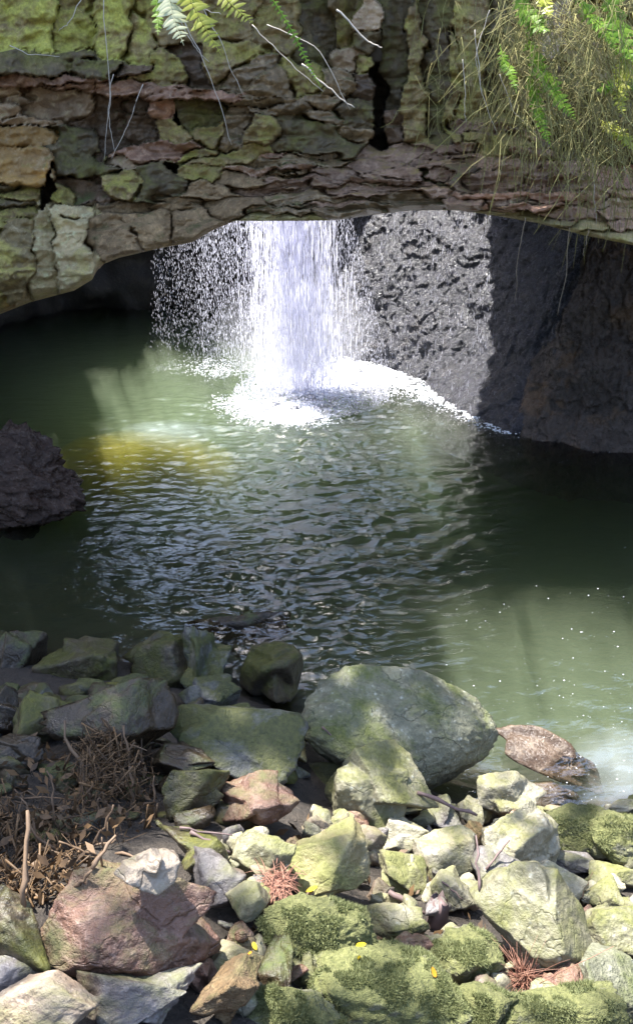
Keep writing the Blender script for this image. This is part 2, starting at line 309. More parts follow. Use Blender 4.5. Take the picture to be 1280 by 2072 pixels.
# water: reflecting skin over a murky green body
def water_mat():
    m, t, out = newmat('pool water'); geo = N(t, 'ShaderNodeNewGeometry')
    mp = N(t, 'ShaderNodeMapping'); mp.inputs['Scale'].default_value = (1.0, 1.9, 1.0); t.links.new(geo.outputs['Position'], mp.inputs[0])
    h = mth(t, 'ADD', noise(t, mp.outputs[0], 5.5, 2, 0.45, 1.2), mth(t, 'MULTIPLY', noise(t, mp.outputs[0], 22.0, 2, 0.5, 0.3), 0.3))
    b = N(t, 'ShaderNodeBump'); b.inputs['Strength'].default_value = 0.3; b.inputs['Distance'].default_value = 0.03; t.links.new(h, b.inputs['Height'])
    fr = N(t, 'ShaderNodeFresnel'); fr.inputs['IOR'].default_value = 2.1; t.links.new(b.outputs[0], fr.inputs['Normal'])
    gl = N(t, 'ShaderNodeBsdfGlossy'); gl.inputs['Roughness'].default_value = 0.02; t.links.new(b.outputs[0], gl.inputs['Normal'])
    tr = N(t, 'ShaderNodeBsdfTransparent'); mx = N(t, 'ShaderNodeMixShader')
    t.links.new(fr.outputs[0], mx.inputs[0]); t.links.new(tr.outputs[0], mx.inputs[1]); t.links.new(gl.outputs[0], mx.inputs[2])
    t.links.new(mx.outputs[0], out.inputs['Surface'])
    s = N(t, 'ShaderNodeVolumeScatter'); s.inputs['Color'].default_value = (0.68, 0.785, 0.54, 1); s.inputs['Density'].default_value = 0.32
    a = N(t, 'ShaderNodeVolumeAbsorption'); a.inputs['Color'].default_value = (0.40, 0.595, 0.34, 1); a.inputs['Density'].default_value = 0.42
    ad = N(t, 'ShaderNodeAddShader'); t.links.new(s.outputs[0], ad.inputs[0]); t.links.new(a.outputs[0], ad.inputs[1])
    t.links.new(ad.outputs[0], out.inputs['Volume']); return m
M['water'] = water_mat()
def foam_mat(name, tr_, clear=0.0, tint=(0.92, 0.94, 0.98)):
    m, t, out = newmat(name)
    d = N(t, 'ShaderNodeBsdfPrincipled'); d.inputs['Base Color'].default_value = (*tint, 1); d.inputs['Roughness'].default_value = 0.35
    tl = N(t, 'ShaderNodeBsdfTranslucent'); tl.inputs[0].default_value = (*tint, 1)
    mx = N(t, 'ShaderNodeMixShader'); mx.inputs[0].default_value = tr_
    t.links.new(d.outputs[0], mx.inputs[1]); t.links.new(tl.outputs[0], mx.inputs[2])
    tp = N(t, 'ShaderNodeBsdfTransparent'); m2 = N(t, 'ShaderNodeMixShader'); m2.inputs[0].default_value = clear
    t.links.new(mx.outputs[0], m2.inputs[1]); t.links.new(tp.outputs[0], m2.inputs[2]); t.links.new(m2.outputs[0] if clear else mx.outputs[0], out.inputs[0]); return m
M['foam'] = foam_mat('white foam', 0.2); M['drop'] = foam_mat('falling water', 0.6, 0.48, (0.88, 0.89, 1.0))

# ------------------------------------------------------------------ the ground
shore = at_z(np.array([-300, 0, 250, 480, 600, 720, 900, 1000, 1100, 1280, 1600]), np.array([1300, 1330, 1340, 1400, 1450, 1560, 1615, 1640, 1660, 1650, 1600]))
def y_shore(x): return np.interp(x, shore[:, 0], shore[:, 1])
def terrain(x, y):
    x = np.asarray(x, float); y = np.asarray(y, float)
    s = y_shore(x) - y
    z = np.where(s > 0, 0.46 * s, 0.62 * s)
    z = np.maximum(z, -1.9); z = np.where(s > 5, 2.3, z)
    z = z + 0.07 * fbm(np.stack([x * 1.3, y * 1.3, x * 0], -1), 3) * (np.abs(s) < 9)
    far = np.maximum(np.abs(x) - 8.5, y - 20)
    return np.where(far > 0, np.maximum(z, np.minimum(far * 2.2 - 1.9, 7.0)), z)
def place(px, py):
    d = ray(px, py); tt = np.linspace(0.8, 14, 2600); P = CAM + d * tt[:, None]
    k = np.argmax(P[:, 2] < terrain(P[:, 0], P[:, 1])); return P[k]
gx = np.concatenate([np.linspace(-60, -7, 20), np.linspace(-6.8, 6.8, 150), np.linspace(7, 60, 20)])
gy = np.concatenate([np.linspace(-60, -1, 18), np.linspace(-0.8, 8, 130), np.linspace(8.3, 60, 40)])
X, Y = np.meshgrid(gx, gy); Z = terrain(X, Y)
tag(link('ground', mesh_np('ground', np.stack([X, Y, Z], -1).reshape(-1, 3), grid_faces(len(gx), len(gy)), M['ground'])), 'dark soil and rubble bed under the rocks and pool', kind='structure')

# ------------------------------------------------------------------ the pool
FALL = at_z(610, 800)
ux = np.concatenate([np.linspace(-8.6, -3.3, 40)[:-1], np.linspace(-3.3, 3.3, 330), np.linspace(3.3, 8.6, 40)[1:]]); uy = np.concatenate([np.linspace(2.0, 4.0, 40)[:-1], np.linspace(4.0, 12.6, 380), np.linspace(12.6, 19.9, 70)[1:]]); nu, nv = len(ux), len(uy); X, Y = np.meshgrid(ux, uy)
dist = np.hypot(X - FALL[0], Y - FALL[1])
P3 = np.stack([X, Y, X * 0], -1)
wob = fbm(P3 * 0.8, 3)
amp = 0.022 * np.exp(-dist / 2.2) + 0.019 * np.exp(-((X + 0.35) / 1.35) ** 2) * sstep(3.6, 5.2, Y)
amp = amp + 0.003 + 0.008 * np.exp(-((X - 0.8) / 1.4) ** 2)
ring = np.sin((dist + 0.45 * wob) * 2 * np.pi / 0.55) * 0.35
rip = ring + fbm(np.stack([X * 3.4 + wob, Y * 7.0 + wob, X * 0 + 3], -1), 3, g=0.42) * 1.3
Z = amp * rip
Z *= sstep(0, 0.4, np.minimum(np.minimum(X + 8.6, 8.6 - X), np.minimum(Y - 2.0, 19.9 - Y)))
V = np.stack([X, Y, Z], -1).reshape(-1, 3); F = grid_faces(nu, nv)
idx = np.arange(nu * nv).reshape(nv, nu)
loop = np.concatenate([idx[0, :-1], idx[:-1, -1], idx[-1, :0:-1], idx[:0:-1, 0]])
lowv = V[loop].copy(); lowv[:, 2] = -2.6; b0 = len(V); nl = len(loop); li = b0 + np.arange(nl)
side = np.stack([loop, li, np.roll(li, -1), np.roll(loop, -1)], -1)
cen = np.array([[0, 11, -2.6]]); ci = b0 + nl
V = np.concatenate([V, lowv, cen]); 
me = bpy.data.meshes.new('pool_water')
faces = F.tolist() + side.tolist() + [[int(ci), int(b), int(a)] for a, b in zip(li, np.roll(li, -1))]
me.from_pydata(V.tolist(), [], faces); me.update(); me.polygons.foreach_set('use_smooth', np.ones(len(me.polygons), bool)); me.materials.append(M['water'])
tag(link('pool_water', me), 'murky green pool filling the cave floor', kind='structure')

# clouds added in the water: its sun patch, glitter and glare as coloured shapes
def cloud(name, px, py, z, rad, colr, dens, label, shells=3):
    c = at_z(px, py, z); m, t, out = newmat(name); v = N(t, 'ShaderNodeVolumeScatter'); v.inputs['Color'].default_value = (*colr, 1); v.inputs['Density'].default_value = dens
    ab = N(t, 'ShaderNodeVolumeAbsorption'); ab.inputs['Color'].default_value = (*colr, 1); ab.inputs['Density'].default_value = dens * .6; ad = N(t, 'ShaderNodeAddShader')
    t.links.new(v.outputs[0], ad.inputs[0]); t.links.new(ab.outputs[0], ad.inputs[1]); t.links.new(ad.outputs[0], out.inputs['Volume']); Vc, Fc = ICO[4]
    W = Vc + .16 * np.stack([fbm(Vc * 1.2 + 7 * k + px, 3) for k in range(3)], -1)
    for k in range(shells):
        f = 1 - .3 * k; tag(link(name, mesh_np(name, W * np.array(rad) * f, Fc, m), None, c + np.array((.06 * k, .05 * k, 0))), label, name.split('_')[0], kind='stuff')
cloud('glow_cloud', 285, 955, -0.62, (1.6, 1.2, .5), (.97, .76, .05), .62, 'soft yellow cloud added for the sun patch glowing under the water')
cloud('bubble_cloud', 345, 878, -0.24, (.8, .42, .17), (.80, .93, 1.0), 1.0, 'pale blue bubble cloud added for the sun glitter above the yellow glow')
cloud('silt_cloud', 1330, 1575, -0.17, (.75, .55, .13), (.86, .94, 1.0), 1.3, 'milky cloud added for the bright glare on the shallows at right edge')

# ------------------------------------------------------------------ the arch in front of the falls
LIP = np.array([(-700, 800), (-300, 720), (0, 636), (60, 612), (150, 588), (188, 565), (196, 540), (240, 522), (320, 503), (390, 490), (430, 466), (475, 447), (540, 447), (600, 447), (680, 446), (760, 434), (830, 426), (920, 425), (1000, 436), (1090, 452), (1180, 476), (1280, 496), (1500, 560), (1900, 640)], float)
def lip_v(u): return np.interp(u, LIP[:, 0], LIP[:, 1])
ledge_u = np.array([-700, 520, 640, 700, 780, 860, 950, 1000, 1060, 1150, 1280, 1900]); ledge_v = np.array([300, 310, 305, 292, 300, 285, 243, 225, 245, 300, 345, 420])
def base_depth(u, v):
    lv = lip_v(u); t = np.clip(v / lv, -1, 1)
    left = 9.25 + 0.25 * np.cos(v / 60.) * 0.3 - 0.75 * sstep(230, 560, v) + 0.35 * sstep(560, 640, v) + 0.35 * np.sin(u / 170.) * 0.4
    led = np.interp(u, ledge_u, ledge_v)
    s = np.clip((v - led) / np.maximum(lv - led, 30), 0, 1)
    right = 9.75 - 1.25 * s ** 0.8 + 0.15 * np.sin(u / 90.) - 0.5 * sstep(900, 1280, u) * sstep(0, 200, v)
    k = sstep(420, 760, u)
    return left * (1 - k) + right * k
S = []   # seeds: u, v, half-width, half-height, depth offset (towards viewer +), tilt, material
def sd_(*a): S.append(a)
for a in [(-90,60,90,70,0,0,'moss_mid'),(40,50,80,55,0.02,0,'moss_bright'),(150,45,60,60,-.04,0,'moss_bright'),(225,60,50,58,0.03,0,'moss_bright'),(285,85,40,60,-.02,0,'moss_bright'),
  (335,140,34,40,0.02,0,'moss_mid'),(385,120,30,55,-.16,0,'brown'),(360,40,60,55,-.05,0,'moss_mid'),(455,120,50,48,0.04,0,'moss_mid'),(470,35,60,50,0,0,'moss_mid'),(570,50,60,52,-.05,0,'moss_mid'),(640,60,36,60,-.18,0,'moss_dark'),
  (-120,130,110,24,.16,0,'moss_dark'),(50,128,100,22,.2,.2,'moss_dark'),(190,134,80,20,.2,.2,'moss_dark'),(285,140,34,12,.12,.2,'brown'),
  (-130,170,120,16,.1,0,'red'),(40,163,80,12,.14,.1,'red'),(150,172,70,13,.12,.1,'red'),(255,182,60,14,.1,.1,'red'),(345,188,50,12,.14,.1,'red'),(430,196,50,11,.16,.1,'red'),(500,196,40,10,.12,.1,'slate'),
  (-120,220,110,42,0,-.4,'greypink'),(35,205,90,30,-.02,-.5,'greypink'),(130,215,60,36,-.05,-.4,'greypink'),(60,243,90,16,.05,-.2,'greypink'),(200,225,36,40,-.1,-.2,'brown'),
  (-80,270,80,25,.1,0,'ochre'),(35,272,56,24,.12,0,'ochre'),(-80,335,80,36,.08,0,'ochremoss'),(42,332,54,36,.14,0,'ochre'),(98,335,9,60,-.3,0,'gap'),(145,305,44,52,.1,.2,'moss_dark'),(190,320,26,40,.02,.1,'brown'),
  (235,275,28,42,-.16,0,'brown'),(262,215,32,26,-.08,0,'brown'),(285,262,26,34,-.1,0,'brown'),(332,222,30,30,.02,0,'red'),(338,268,26,28,.04,0,'moss_mid'),(366,245,8,55,-.38,0,'gap'),(300,303,56,16,.1,-.2,'red'),(235,325,30,16,.02,-.2,'greypink'),
  (395,230,24,36,-.03,0,'moss_dark'),(425,268,30,40,.05,.2,'moss_mid'),(470,268,16,48,.02,.3,'slate'),(548,268,66,38,.12,0,'moss_mid'),(625,280,44,34,.1,0,'moss_dark'),(420,312,44,18,.08,-.1,'moss_mid'),(480,318,40,20,.06,0,'moss_mid'),(540,315,50,12,.02,0,'red'),
  (-100,400,110,36,.04,0,'moss_dark'),(30,395,60,28,.04,0,'moss_mid'),(98,395,10,36,-.24,0,'gap'),(122,388,22,30,.06,0,'moss_mid'),(172,385,34,28,-.04,0,'brown'),(250,375,56,36,.14,0,'moss_mid'),(325,372,30,36,.1,0,'moss_dark'),(355,345,16,16,-.2,0,'gap'),(400,350,40,14,.08,0,'moss_mid'),(420,385,48,24,.1,0,'rough'),(490,360,38,20,.05,0,'rough'),(350,402,50,12,.04,0,'rough'),
  (-120,560,140,130,0,0,'ochremoss'),(20,520,56,110,.05,0,'ochremoss'),(90,490,34,90,-.02,0,'tan'),(140,500,46,90,.08,0,'tan'),(30,430,50,20,-.02,0,'moss_mid'),(165,430,40,24,.06,0,'tan'),(230,470,46,50,.1,.2,'rough'),(310,455,50,44,.06,.2,'rough'),(390,448,50,40,.09,.2,'rough'),(450,425,40,26,.05,.2,'rough'),(240,420,60,14,.0,-.3,'rough'),(340,420,60,10,.02,-.3,'rough'),
  (500,150,34,34,.02,-.2,'slate'),(550,165,38,34,.1,-.1,'slate'),(605,165,30,40,.06,.1,'moss_mid'),(520,205,44,14,.1,-.2,'slate'),(590,215,50,14,.1,-.2,'slate'),(650,205,40,22,.12,-.2,'slate'),(690,170,30,30,.14,-.1,'slate'),(730,170,24,34,.08,0,'brown'),(665,235,36,20,.14,0,'slate'),(715,225,30,30,.12,0,'moss_dark'),(700,270,40,18,.1,-.2,'slate'),(640,315,34,10,.05,-.4,'slate'),
  (690,50,22,60,-.1,0,'moss_mid'),(700,115,26,24,-.05,0,'greypink'),(745,40,22,26,.08,0,'greypink'),(742,85,22,20,.04,0,'moss_dark'),(735,130,22,24,0,0,'moss_mid'),
  (768,215,11,75,-.5,0,'gap'),(790,255,24,36,.02,0,'brown'),(800,90,26,90,-.1,0,'moss_dark'),(838,150,26,130,.06,0,'moss_mid'),(880,130,24,130,-.04,0,'moss_dark'),(915,160,24,110,.06,0,'moss_mid'),(955,120,26,110,.0,0,'moss_mid'),(1000,110,30,100,-.06,0,'moss_dark'),(1050,150,36,90,.0,0,'moss_mid'),(1100,70,40,60,.08,0,'greypink'),(1120,200,50,60,.02,0,'moss_dark'),(1180,110,50,70,.0,0,'moss_mid'),(1230,230,60,60,.06,0,'moss_dark'),(1270,110,50,80,.0,0,'moss_bright'),(1400,150,90,140,0,0,'moss_mid'),(1400,330,110,60,0,0,'moss_dark'),
  (560,440,60,9,.02,.5,'olive'),(960,432,60,8,0,.6,'olive'),(1060,448,60,9,.0,.6,'olive'),(1160,462,60,12,0,.6,'olive'),(1260,480,70,14,0,.6,'olive'),(1450,520,120,40,0,.4,'olive'),
  (935,345,24,24,.14,.2,'brown'),(600,352,26,9,.12,0,'slate'),(560,350,30,9,.02,-.3,'slate')]: sd_(*a)
r2 = np.random.default_rng(5)
for k in range(62):                                        # thin beds of the sloping ledge
    u = 520 + 800 * r2.random(); led = np.interp(u, ledge_u, ledge_v) + 12; lv = lip_v(u) - 12
    v = led + (lv - led) * r2.random()
    sd_(u, v, 26 + 52 * r2.random(), 6 + 8 * r2.random(), -0.06 + 0.2 * r2.random(), -0.5 * r2.random(), 'strata' if r2.random() < .62 else ('red' if r2.random() < .4 else ('slate' if u < 900 else 'greypink')))
S = [(q[0], q[1], q[2] * 1.5, q[3] * .9, *q[4:]) if (q[6] != 'gap' and 110 < q[1] < 440 and q[0] < 760) else q for q in S]
u_ = np.arange(-420, 1700, 3.0); nT = 350
uu = np.broadcast_to(u_, (nT, len(u_))).copy(); tt = np.linspace(0, 1, nT)[:, None]
vtop = -560.0
vv = vtop + (lip_v(u_)[None] - vtop) * (1 - (1 - tt) ** 1.25)
wu = 20 * fbm(np.stack([uu / 70, vv / 70, uu * 0], -1), 4); wv = 11 * fbm(np.stack([uu / 60, vv / 60, uu * 0 + 5], -1), 4)
f1 = np.full(uu.shape, 1e9); f2 = np.full(uu.shape, 1e9); cid = np.zeros(uu.shape, int)
for i, s in enumerate(S):
    ca = .3 * math.sin(i * 1.7); du = np.abs((uu + wu - s[0]) / s[2] + ca * (vv - s[1]) / s[3] * .6); dv = np.abs((vv + wv - s[1]) / s[3] + ca * .35 * (uu - s[0]) / s[2])
    d = (du ** 3 + dv ** 3) ** (1 / 3.) - .25 * math.sin(i * 3.1); n = d < f1
    f2 = np.where(n, f1, np.minimum(f2, d)); cid = np.where(n, i, cid); f1 = np.where(n, d, f1)
SA = np.array([[s[0], s[1], s[2], s[3], s[4], s[5]] for s in S])
open_ = sstep(-.15, .35, fbm(np.stack([uu / 55., vv / 40., uu * 0 + 2], -1), 3))     # joints open in places, closed in others
crack = 1 - (1 - sstep(0.0, 0.16, f2 - f1)) * (0.12 + 0.88 * open_)
off = SA[cid, 4] + SA[cid, 5] * 0.12 * np.clip((vv - SA[cid, 1]) / SA[cid, 3], -1.5, 1.5)
off = off * 1.7 + 0.09 * np.sin(cid * 2.3) * np.clip((uu - SA[cid, 0]) / SA[cid, 2], -1.5, 1.5)
yd = base_depth(uu, vv) - off * (0.5 + 0.5 * crack) + 0.20 * (1 - crack)
lay_ = vv / 46. + .55 * fbm(np.stack([uu / 260., vv / 160., uu * 0 + 6], -1), 3) - (uu / 900.) * sstep(500, 900, uu); fr_ = lay_ - np.floor(lay_)
lw = (.35 + .65 * sstep(-.2, .3, fbm(np.stack([uu / 140., np.floor(lay_) * 3.1, uu * 0], -1), 2))) * sstep(80, 150, vv)
yd = yd + .17 * lw * np.where(fr_ < .82, fr_ ** 1.4 * .7, .57 * (1 - (fr_ - .82) / .18)) - .05 * lw      # each bed juts out over the one below
Pn = np.stack([uu / 180., vv / 110., cid * 0.37], -1)
facet = np.abs(fbm(Pn * 1.6, 3)) * 0.13
strat = (0.012 + 0.02 * (cid >= len(S) - 62)) * fbm(np.stack([uu / 260., vv / 9. + 6 * fbm(np.stack([uu / 300., vv / 200., uu * 0], -1), 2), uu * 0], -1), 3)
yd = yd - facet + strat + 0.042 * fbm(np.stack([uu / 34., vv / 30., uu * 0 + 8], -1), 5, g=0.55) - 0.02 * ridged(np.stack([uu / 25., vv / 18., uu * 0], -1), 3)
rnd = np.clip((vv - (lip_v(u_)[None] - 16)) / 16., 0, 1); yd = yd + 0.22 * rnd ** 2.5
face = at_y(uu, vv, yd)
# underside: runs back from the lip
under = []
for k, s_ in enumerate(np.linspace(0.06, 1, 26)):
    q = face[-1].copy(); q[:, 1] += 2.3 * s_; q[:, 2] += 0.55 * s_ + 0.14 * fbm(np.stack([q[:, 0] * 1.5, q[:, 1] * 1.5, q[:, 0] * 0], -1), 4) * sstep(0, .3, s_); under.append(q)
top = face[0].copy(); top[:, 1] = 11.6; top[:, 2] += 0.2; bk = under[-1].copy(); 
arch = empty('rock_arch', (0, 9, 0))
tag(arch, 'natural rock arch of mossy blocks and thin ledges spanning above the pool', 'rock arch')
nU = len(u_); allV = face.reshape(-1, 3); Fq = grid_faces(nU, nT)[:, ::-1]
fc = cid[:-1, :-1].reshape(-1)
off0 = Vector((0, 9, 0))
cnt = 0; PIECES = []
for i in range(len(S)):
    q = Fq[fc == i]
    if len(q) < 12: continue
    par = {int(x): int(x) for x in np.unique(q)}
    def fd(x):
        while par[x] != x: par[x] = par[par[x]]; x = par[x]
        return x
    for f_ in q.tolist():
        r0 = fd(f_[0])
        for x in f_[1:]: par[fd(x)] = r0
    rt = np.array([fd(int(x)) for x in q[:, 0]])
    for r0 in np.unique(rt):
        PIECES.append((q[rt == r0], S[i][6]))
for q, mt_ in PIECES:
    ids, inv = np.unique(q, return_inverse=True)
    c0 = allV[ids].mean(0)
    me = mesh_np('rock_block', allV[ids] - c0, inv.reshape(-1, 4), M[mt_])
    o = link('rock_block', me, arch, Vector(c0) - off0); cnt += 1
shell = np.concatenate([face[-1][None], np.array(under), (bk + np.array((0, 0, 0.9)))[None], (top + np.array((0, 0, 0)))[None], face[0][None]])
o = link('underside', mesh_np('underside', shell.reshape(-1, 3) - np.array(off0), grid_faces(nU, len(shell))[:, ::-1], M['rough']), arch)

# ------------------------------------------------------------------ the cave: right wall, back, roof with its hole
bp = at_z(np.array([560, 640, 700, 780, 860, 950, 1030, 1100, 1180, 1280, 1450, 1700]), np.array([640, 690, 714, 738, 765, 805, 848, 866, 880, 893, 905, 915]))
nA, nB = 640, 210
L = np.concatenate([[0], np.cumsum(np.linalg.norm(np.diff(bp, axis=0), axis=1))])
a_ = np.linspace(0, L[-1], nA); bx_ = np.interp(a_, L, bp[:, 0]); by_ = np.interp(a_, L, bp[:, 1])
k_ = 31; ker = np.ones(k_) / k_; pad = lambda q: np.convolve(np.pad(q, k_ // 2, 'reflect', reflect_type='odd'), ker, 'valid')
bx_, by_ = pad(bx_), pad(by_)
tx, ty = np.gradient(bx_), np.gradient(by_); ln = np.hypot(tx, ty); nx_, ny_ = ty / ln, -tx / ln      # horizontal normal towards the pool
if nx_[nA // 2] > 0: nx_, ny_ = -nx_, -ny_
zz = np.concatenate([np.linspace(-0.6, 3.4, nB - 30), np.linspace(3.5, 6.2, 30)])[:, None]
lean = 0.55
A2 = np.broadcast_to(a_, (nB, nA)); Z2 = np.broadcast_to(zz, (nB, nA))
Pw = np.stack([A2, Z2, A2 * 0], -1)
wx = A2 + 0.10 * fbm(Pw * 3, 3); wz = Z2 + 0.10 * fbm(Pw * 3 + 7, 3)
c1, g1, id1 = cell2(wx * 6.5, wz * 5.5); c2_, g2, id2 = cell2(wx * 16, wz * 12, 9); c3, g3, id3 = cell2(wx * 1.9, wz * 2.3, 21)
dk = sstep(L[6] - .5, L[6] + 1.6, A2)                                  # the lower right of the wall is blockier
c4, g4_, id4 = cell2(wx * 3.4 + .5 * wz, wz * 3.0, 33)
run_ = ridged(np.stack([wx * 5.0, wz * .8, wx * 0 + 4], -1), 3)                       # runnels down the face
h = (.14 + .10 * dk) * fbm(Pw * 0.9, 4) + .022 * (1 - c1) * sstep(0, .25, g1) + .022 * id1 + .016 * (1 - c2_) * sstep(0, .2, g2) + .016 * id2 + .045 * id4 * sstep(0, .12, g4_) + (.03 + .07 * dk) * id3 + .035 * ridged(np.stack([wx * 3.2, wz * 2.4, wx * 0], -1), 4) + .012 * run_ + .03 * dk * ridged(Pw * 6, 3)
h = h + 0.35 * sstep(0.55, -0.1, Z2) * sstep(5.2, 6.4, A2)                 # low shelf at the foot of the right end
wall = np.stack([bx_ - nx_ * lean * Z2 + nx_ * h, by_ - ny_ * lean * Z2 + ny_ * h, Z2 + 0.02 * fbm(Pw * 4, 2)], -1)
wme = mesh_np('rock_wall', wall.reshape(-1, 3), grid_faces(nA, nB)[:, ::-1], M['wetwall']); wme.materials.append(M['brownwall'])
wedge = (A2 + .5 * fbm(Pw * 1.6 + 3, 4) > L[6] + .25)[:-1, :-1].reshape(-1)  # sunlit part keeps the violet-tinted rock, the unlit end gets brown rock
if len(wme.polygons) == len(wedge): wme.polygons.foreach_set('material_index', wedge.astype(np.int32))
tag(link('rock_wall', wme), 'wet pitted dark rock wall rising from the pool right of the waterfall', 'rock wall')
# back and left cave walls
cp = np.array([(bp[0, 0], bp[0, 1]), (-0.4, 18.2), (-3, 19.0), (-6, 18.5), (-8.2, 15), (-8.2, 9), (-7.4, 7.6)])
Lc = np.concatenate([[0], np.cumsum(np.linalg.norm(np.diff(cp, axis=0), axis=1))]); a2 = np.linspace(0, Lc[-1], 160); z2 = np.linspace(-1.5, 7, 60)
AA, ZZ = np.meshgrid(a2, z2); cx, cyy = np.interp(AA, Lc, cp[:, 0]), np.interp(AA, Lc, cp[:, 1]); hh = 0.5 * fbm(np.stack([AA * .7, ZZ * .7, AA * 0], -1), 5)
cw = np.stack([cx + hh * 0.6, cyy - hh, ZZ], -1)
tag(link('cave_wall', mesh_np('cave_wall', cw.reshape(-1, 3), grid_faces(160, 60), M['cave'])), 'dark back wall of the cave behind the falling water', 'cave wall')
# roof: a thick slab with a hole over the falls
HX0, HX1, HY0, HY1 = -5.6, 1.72, 12.35, 17.6
rx = np.linspace(-12, 12, 241); ry = np.linspace(11.25, 22, 60); X, Y = np.meshgrid(rx, ry)
edge = 0.9 * fbm(np.stack([X * .8, Y * .8, X * 0], -1), 4)
hole = (X > HX0 + edge) & (X < HX1 + 0.70 * (Y - 14.0) + 0.22 * edge) & (Y < HY1 + edge) & (Y > HY0 + .5 * edge)
Zr = 4.6 + 0.3 * fbm(np.stack([X * .6, Y * .6, X * 0 + 2], -1), 4)
Fr = grid_faces(241, 60); keep = ~hole[:-1, :-1].reshape(-1); Vr = np.stack([X, Y, Zr], -1).reshape(-1, 3)
Vt = Vr + np.array((0, 0, 1.6)); n0 = len(Vr)
Fk = Fr[keep]; e = np.concatenate([Fk[:, [0, 1]], Fk[:, [1, 2]], Fk[:, [2, 3]], Fk[:, [3, 0]]]); es = set(map(tuple, e.tolist()))
bd = np.array([x for x in es if (x[1], x[0]) not in es]); sidef = np.stack([bd[:, 1], bd[:, 0], bd[:, 0] + n0, bd[:, 1] + n0], -1)
tag(link('cave_roof', mesh_np('cave_roof', np.concatenate([Vr, Vt]), np.concatenate([Fk[:, ::-1], Fk + n0, sidef]), M['cave'])), 'rock roof of the cave with the hole the stream falls through', 'cave roof')

# ------------------------------------------------------------------ rocks
def rock_shape(dims, seed, facets=11, sharp=14, rough=0.05, sub=4, planes=None, cut=(.40, .86)):
    g = np.random.default_rng(seed); D, F = ICO[sub + (sub > 3)]
    def rn(k):
        q = g.normal(size=(k, 3)); return q / np.linalg.norm(q, axis=1)[:, None]
    so_ = g.random(3) * 50; sp = sharp * 4.0
    Dw = D + 0.07 * np.stack([fbm(D * 1.1 + so_ + 31 * k, 3) for k in range(3)], -1); Dw /= np.linalg.norm(Dw, axis=1)[:, None]
    rs = []
    for part in range(2 if cut[0] < .6 else 1):
        n = rn(facets); hgt = cut[0] + (cut[1] - cut[0]) * g.random(facets)
        c = rn(12); n = np.concatenate([n, c]); hgt = np.concatenate([hgt, 0.95 + 0.12 * g.random(12)])       # chips that break the edges
        for (a, b, c_, hh_) in (planes or []):
            q = np.array((a, b, c_), float); n = np.concatenate([n, [q / np.linalg.norm(q)]]); hgt = np.append(hgt, hh_ * (1 - .08 * part))
        s = np.maximum(Dw @ n.T, 0) / hgt
        rs.append((s ** sp).sum(1) ** (-1.0 / sp) * (1 - .06 * part))
    r = np.max(rs, 0)
    V = D * r[:, None]
    nn = fbm(V * 1.8 + so_, 5, g=0.55); rg = ridged(V * 2.4 + so_ + 9, 3) - 1.0
    r2_ = 1 + rough * nn - rough * 0.4 * np.maximum(rg, 0) + rough * 0.3 * fbm(V * 9 + so_, 3)
    V = V * r2_[:, None]; lo, hi = V.min(0), V.max(0); V = (V - (lo + hi) / 2) / (hi - lo) * np.array(dims)
    return V, F
def rotz(V, a):
    c, s = math.cos(a), math.sin(a); return V @ np.array([[c, s, 0], [-s, c, 0], [0, 0, 1.]])
def tilt(V, ax, ay):
    c, s = math.cos(ax), math.sin(ax); V = V @ np.array([[1, 0, 0], [0, c, s], [0, -s, c]])
    c, s = math.cos(ay), math.sin(ay); return V @ np.array([[c, 0, -s], [0, 1, 0], [s, 0, c]])
ROCKS = {}
def rock(px, py, wpx, hpx, mat, label, seed, lift=0.0, facets=10, sharp=14, rough=0.05, sub=4, depth=None, tx_=0, ty_=0, rz=0, planes=None, cut=(.40, .86), name='rock', cat='rock', at=None, group=None):
    """a rock whose outline is about wpx by hpx where the photo shows it, resting on the bank"""
    p = place(px, py + hpx * 0.36) if at is None else np.array(at, float)
    dirn = ray(px, py); L_ = np.linalg.norm(p - CAM) / np.linalg.norm(dirn)
    wd = wpx * L_ / FPX; hd = hpx * L_ / FPX
    # seen from above at a slope: what shows as height is a mix of depth and height
    ang = math.asin(min(1, (CAMZ - p[2]) / np.linalg.norm(p - CAM)))
    dz = hd * 0.85; dy = depth if depth else hd * 0.95
    V, F = rock_shape((wd, dy, dz), seed, facets, sharp, rough, sub, planes=planes, cut=cut)
    V = rotz(tilt(V, R(tx_), R(ty_)), R(rz))
    c = CAM + dirn / np.linalg.norm(dirn) * (np.linalg.norm(p - CAM) - 0.15 * hd)
    c[2] += lift
    o = link(name, mesh_np(name, V, F, M[mat]), None, c)
    tag(o, label, cat, group); ROCKS[label] = (o, V, F, c); return o, V, F
W0 = at_z(60, 1000)
def wrock(px, py, wpx, hpx, z, *a, **k): return rock(px, py, wpx, hpx, *a, at=at_z(px, py, z), **k)
wrock(35, 975, 290, 300, 0.25, 'wetboulder', 'wet purple brown boulder rising from the pool at left edge', 101, cut=(.68, 1.0), rough=0.22, sub=5, facets=8, sharp=7, depth=1.3)
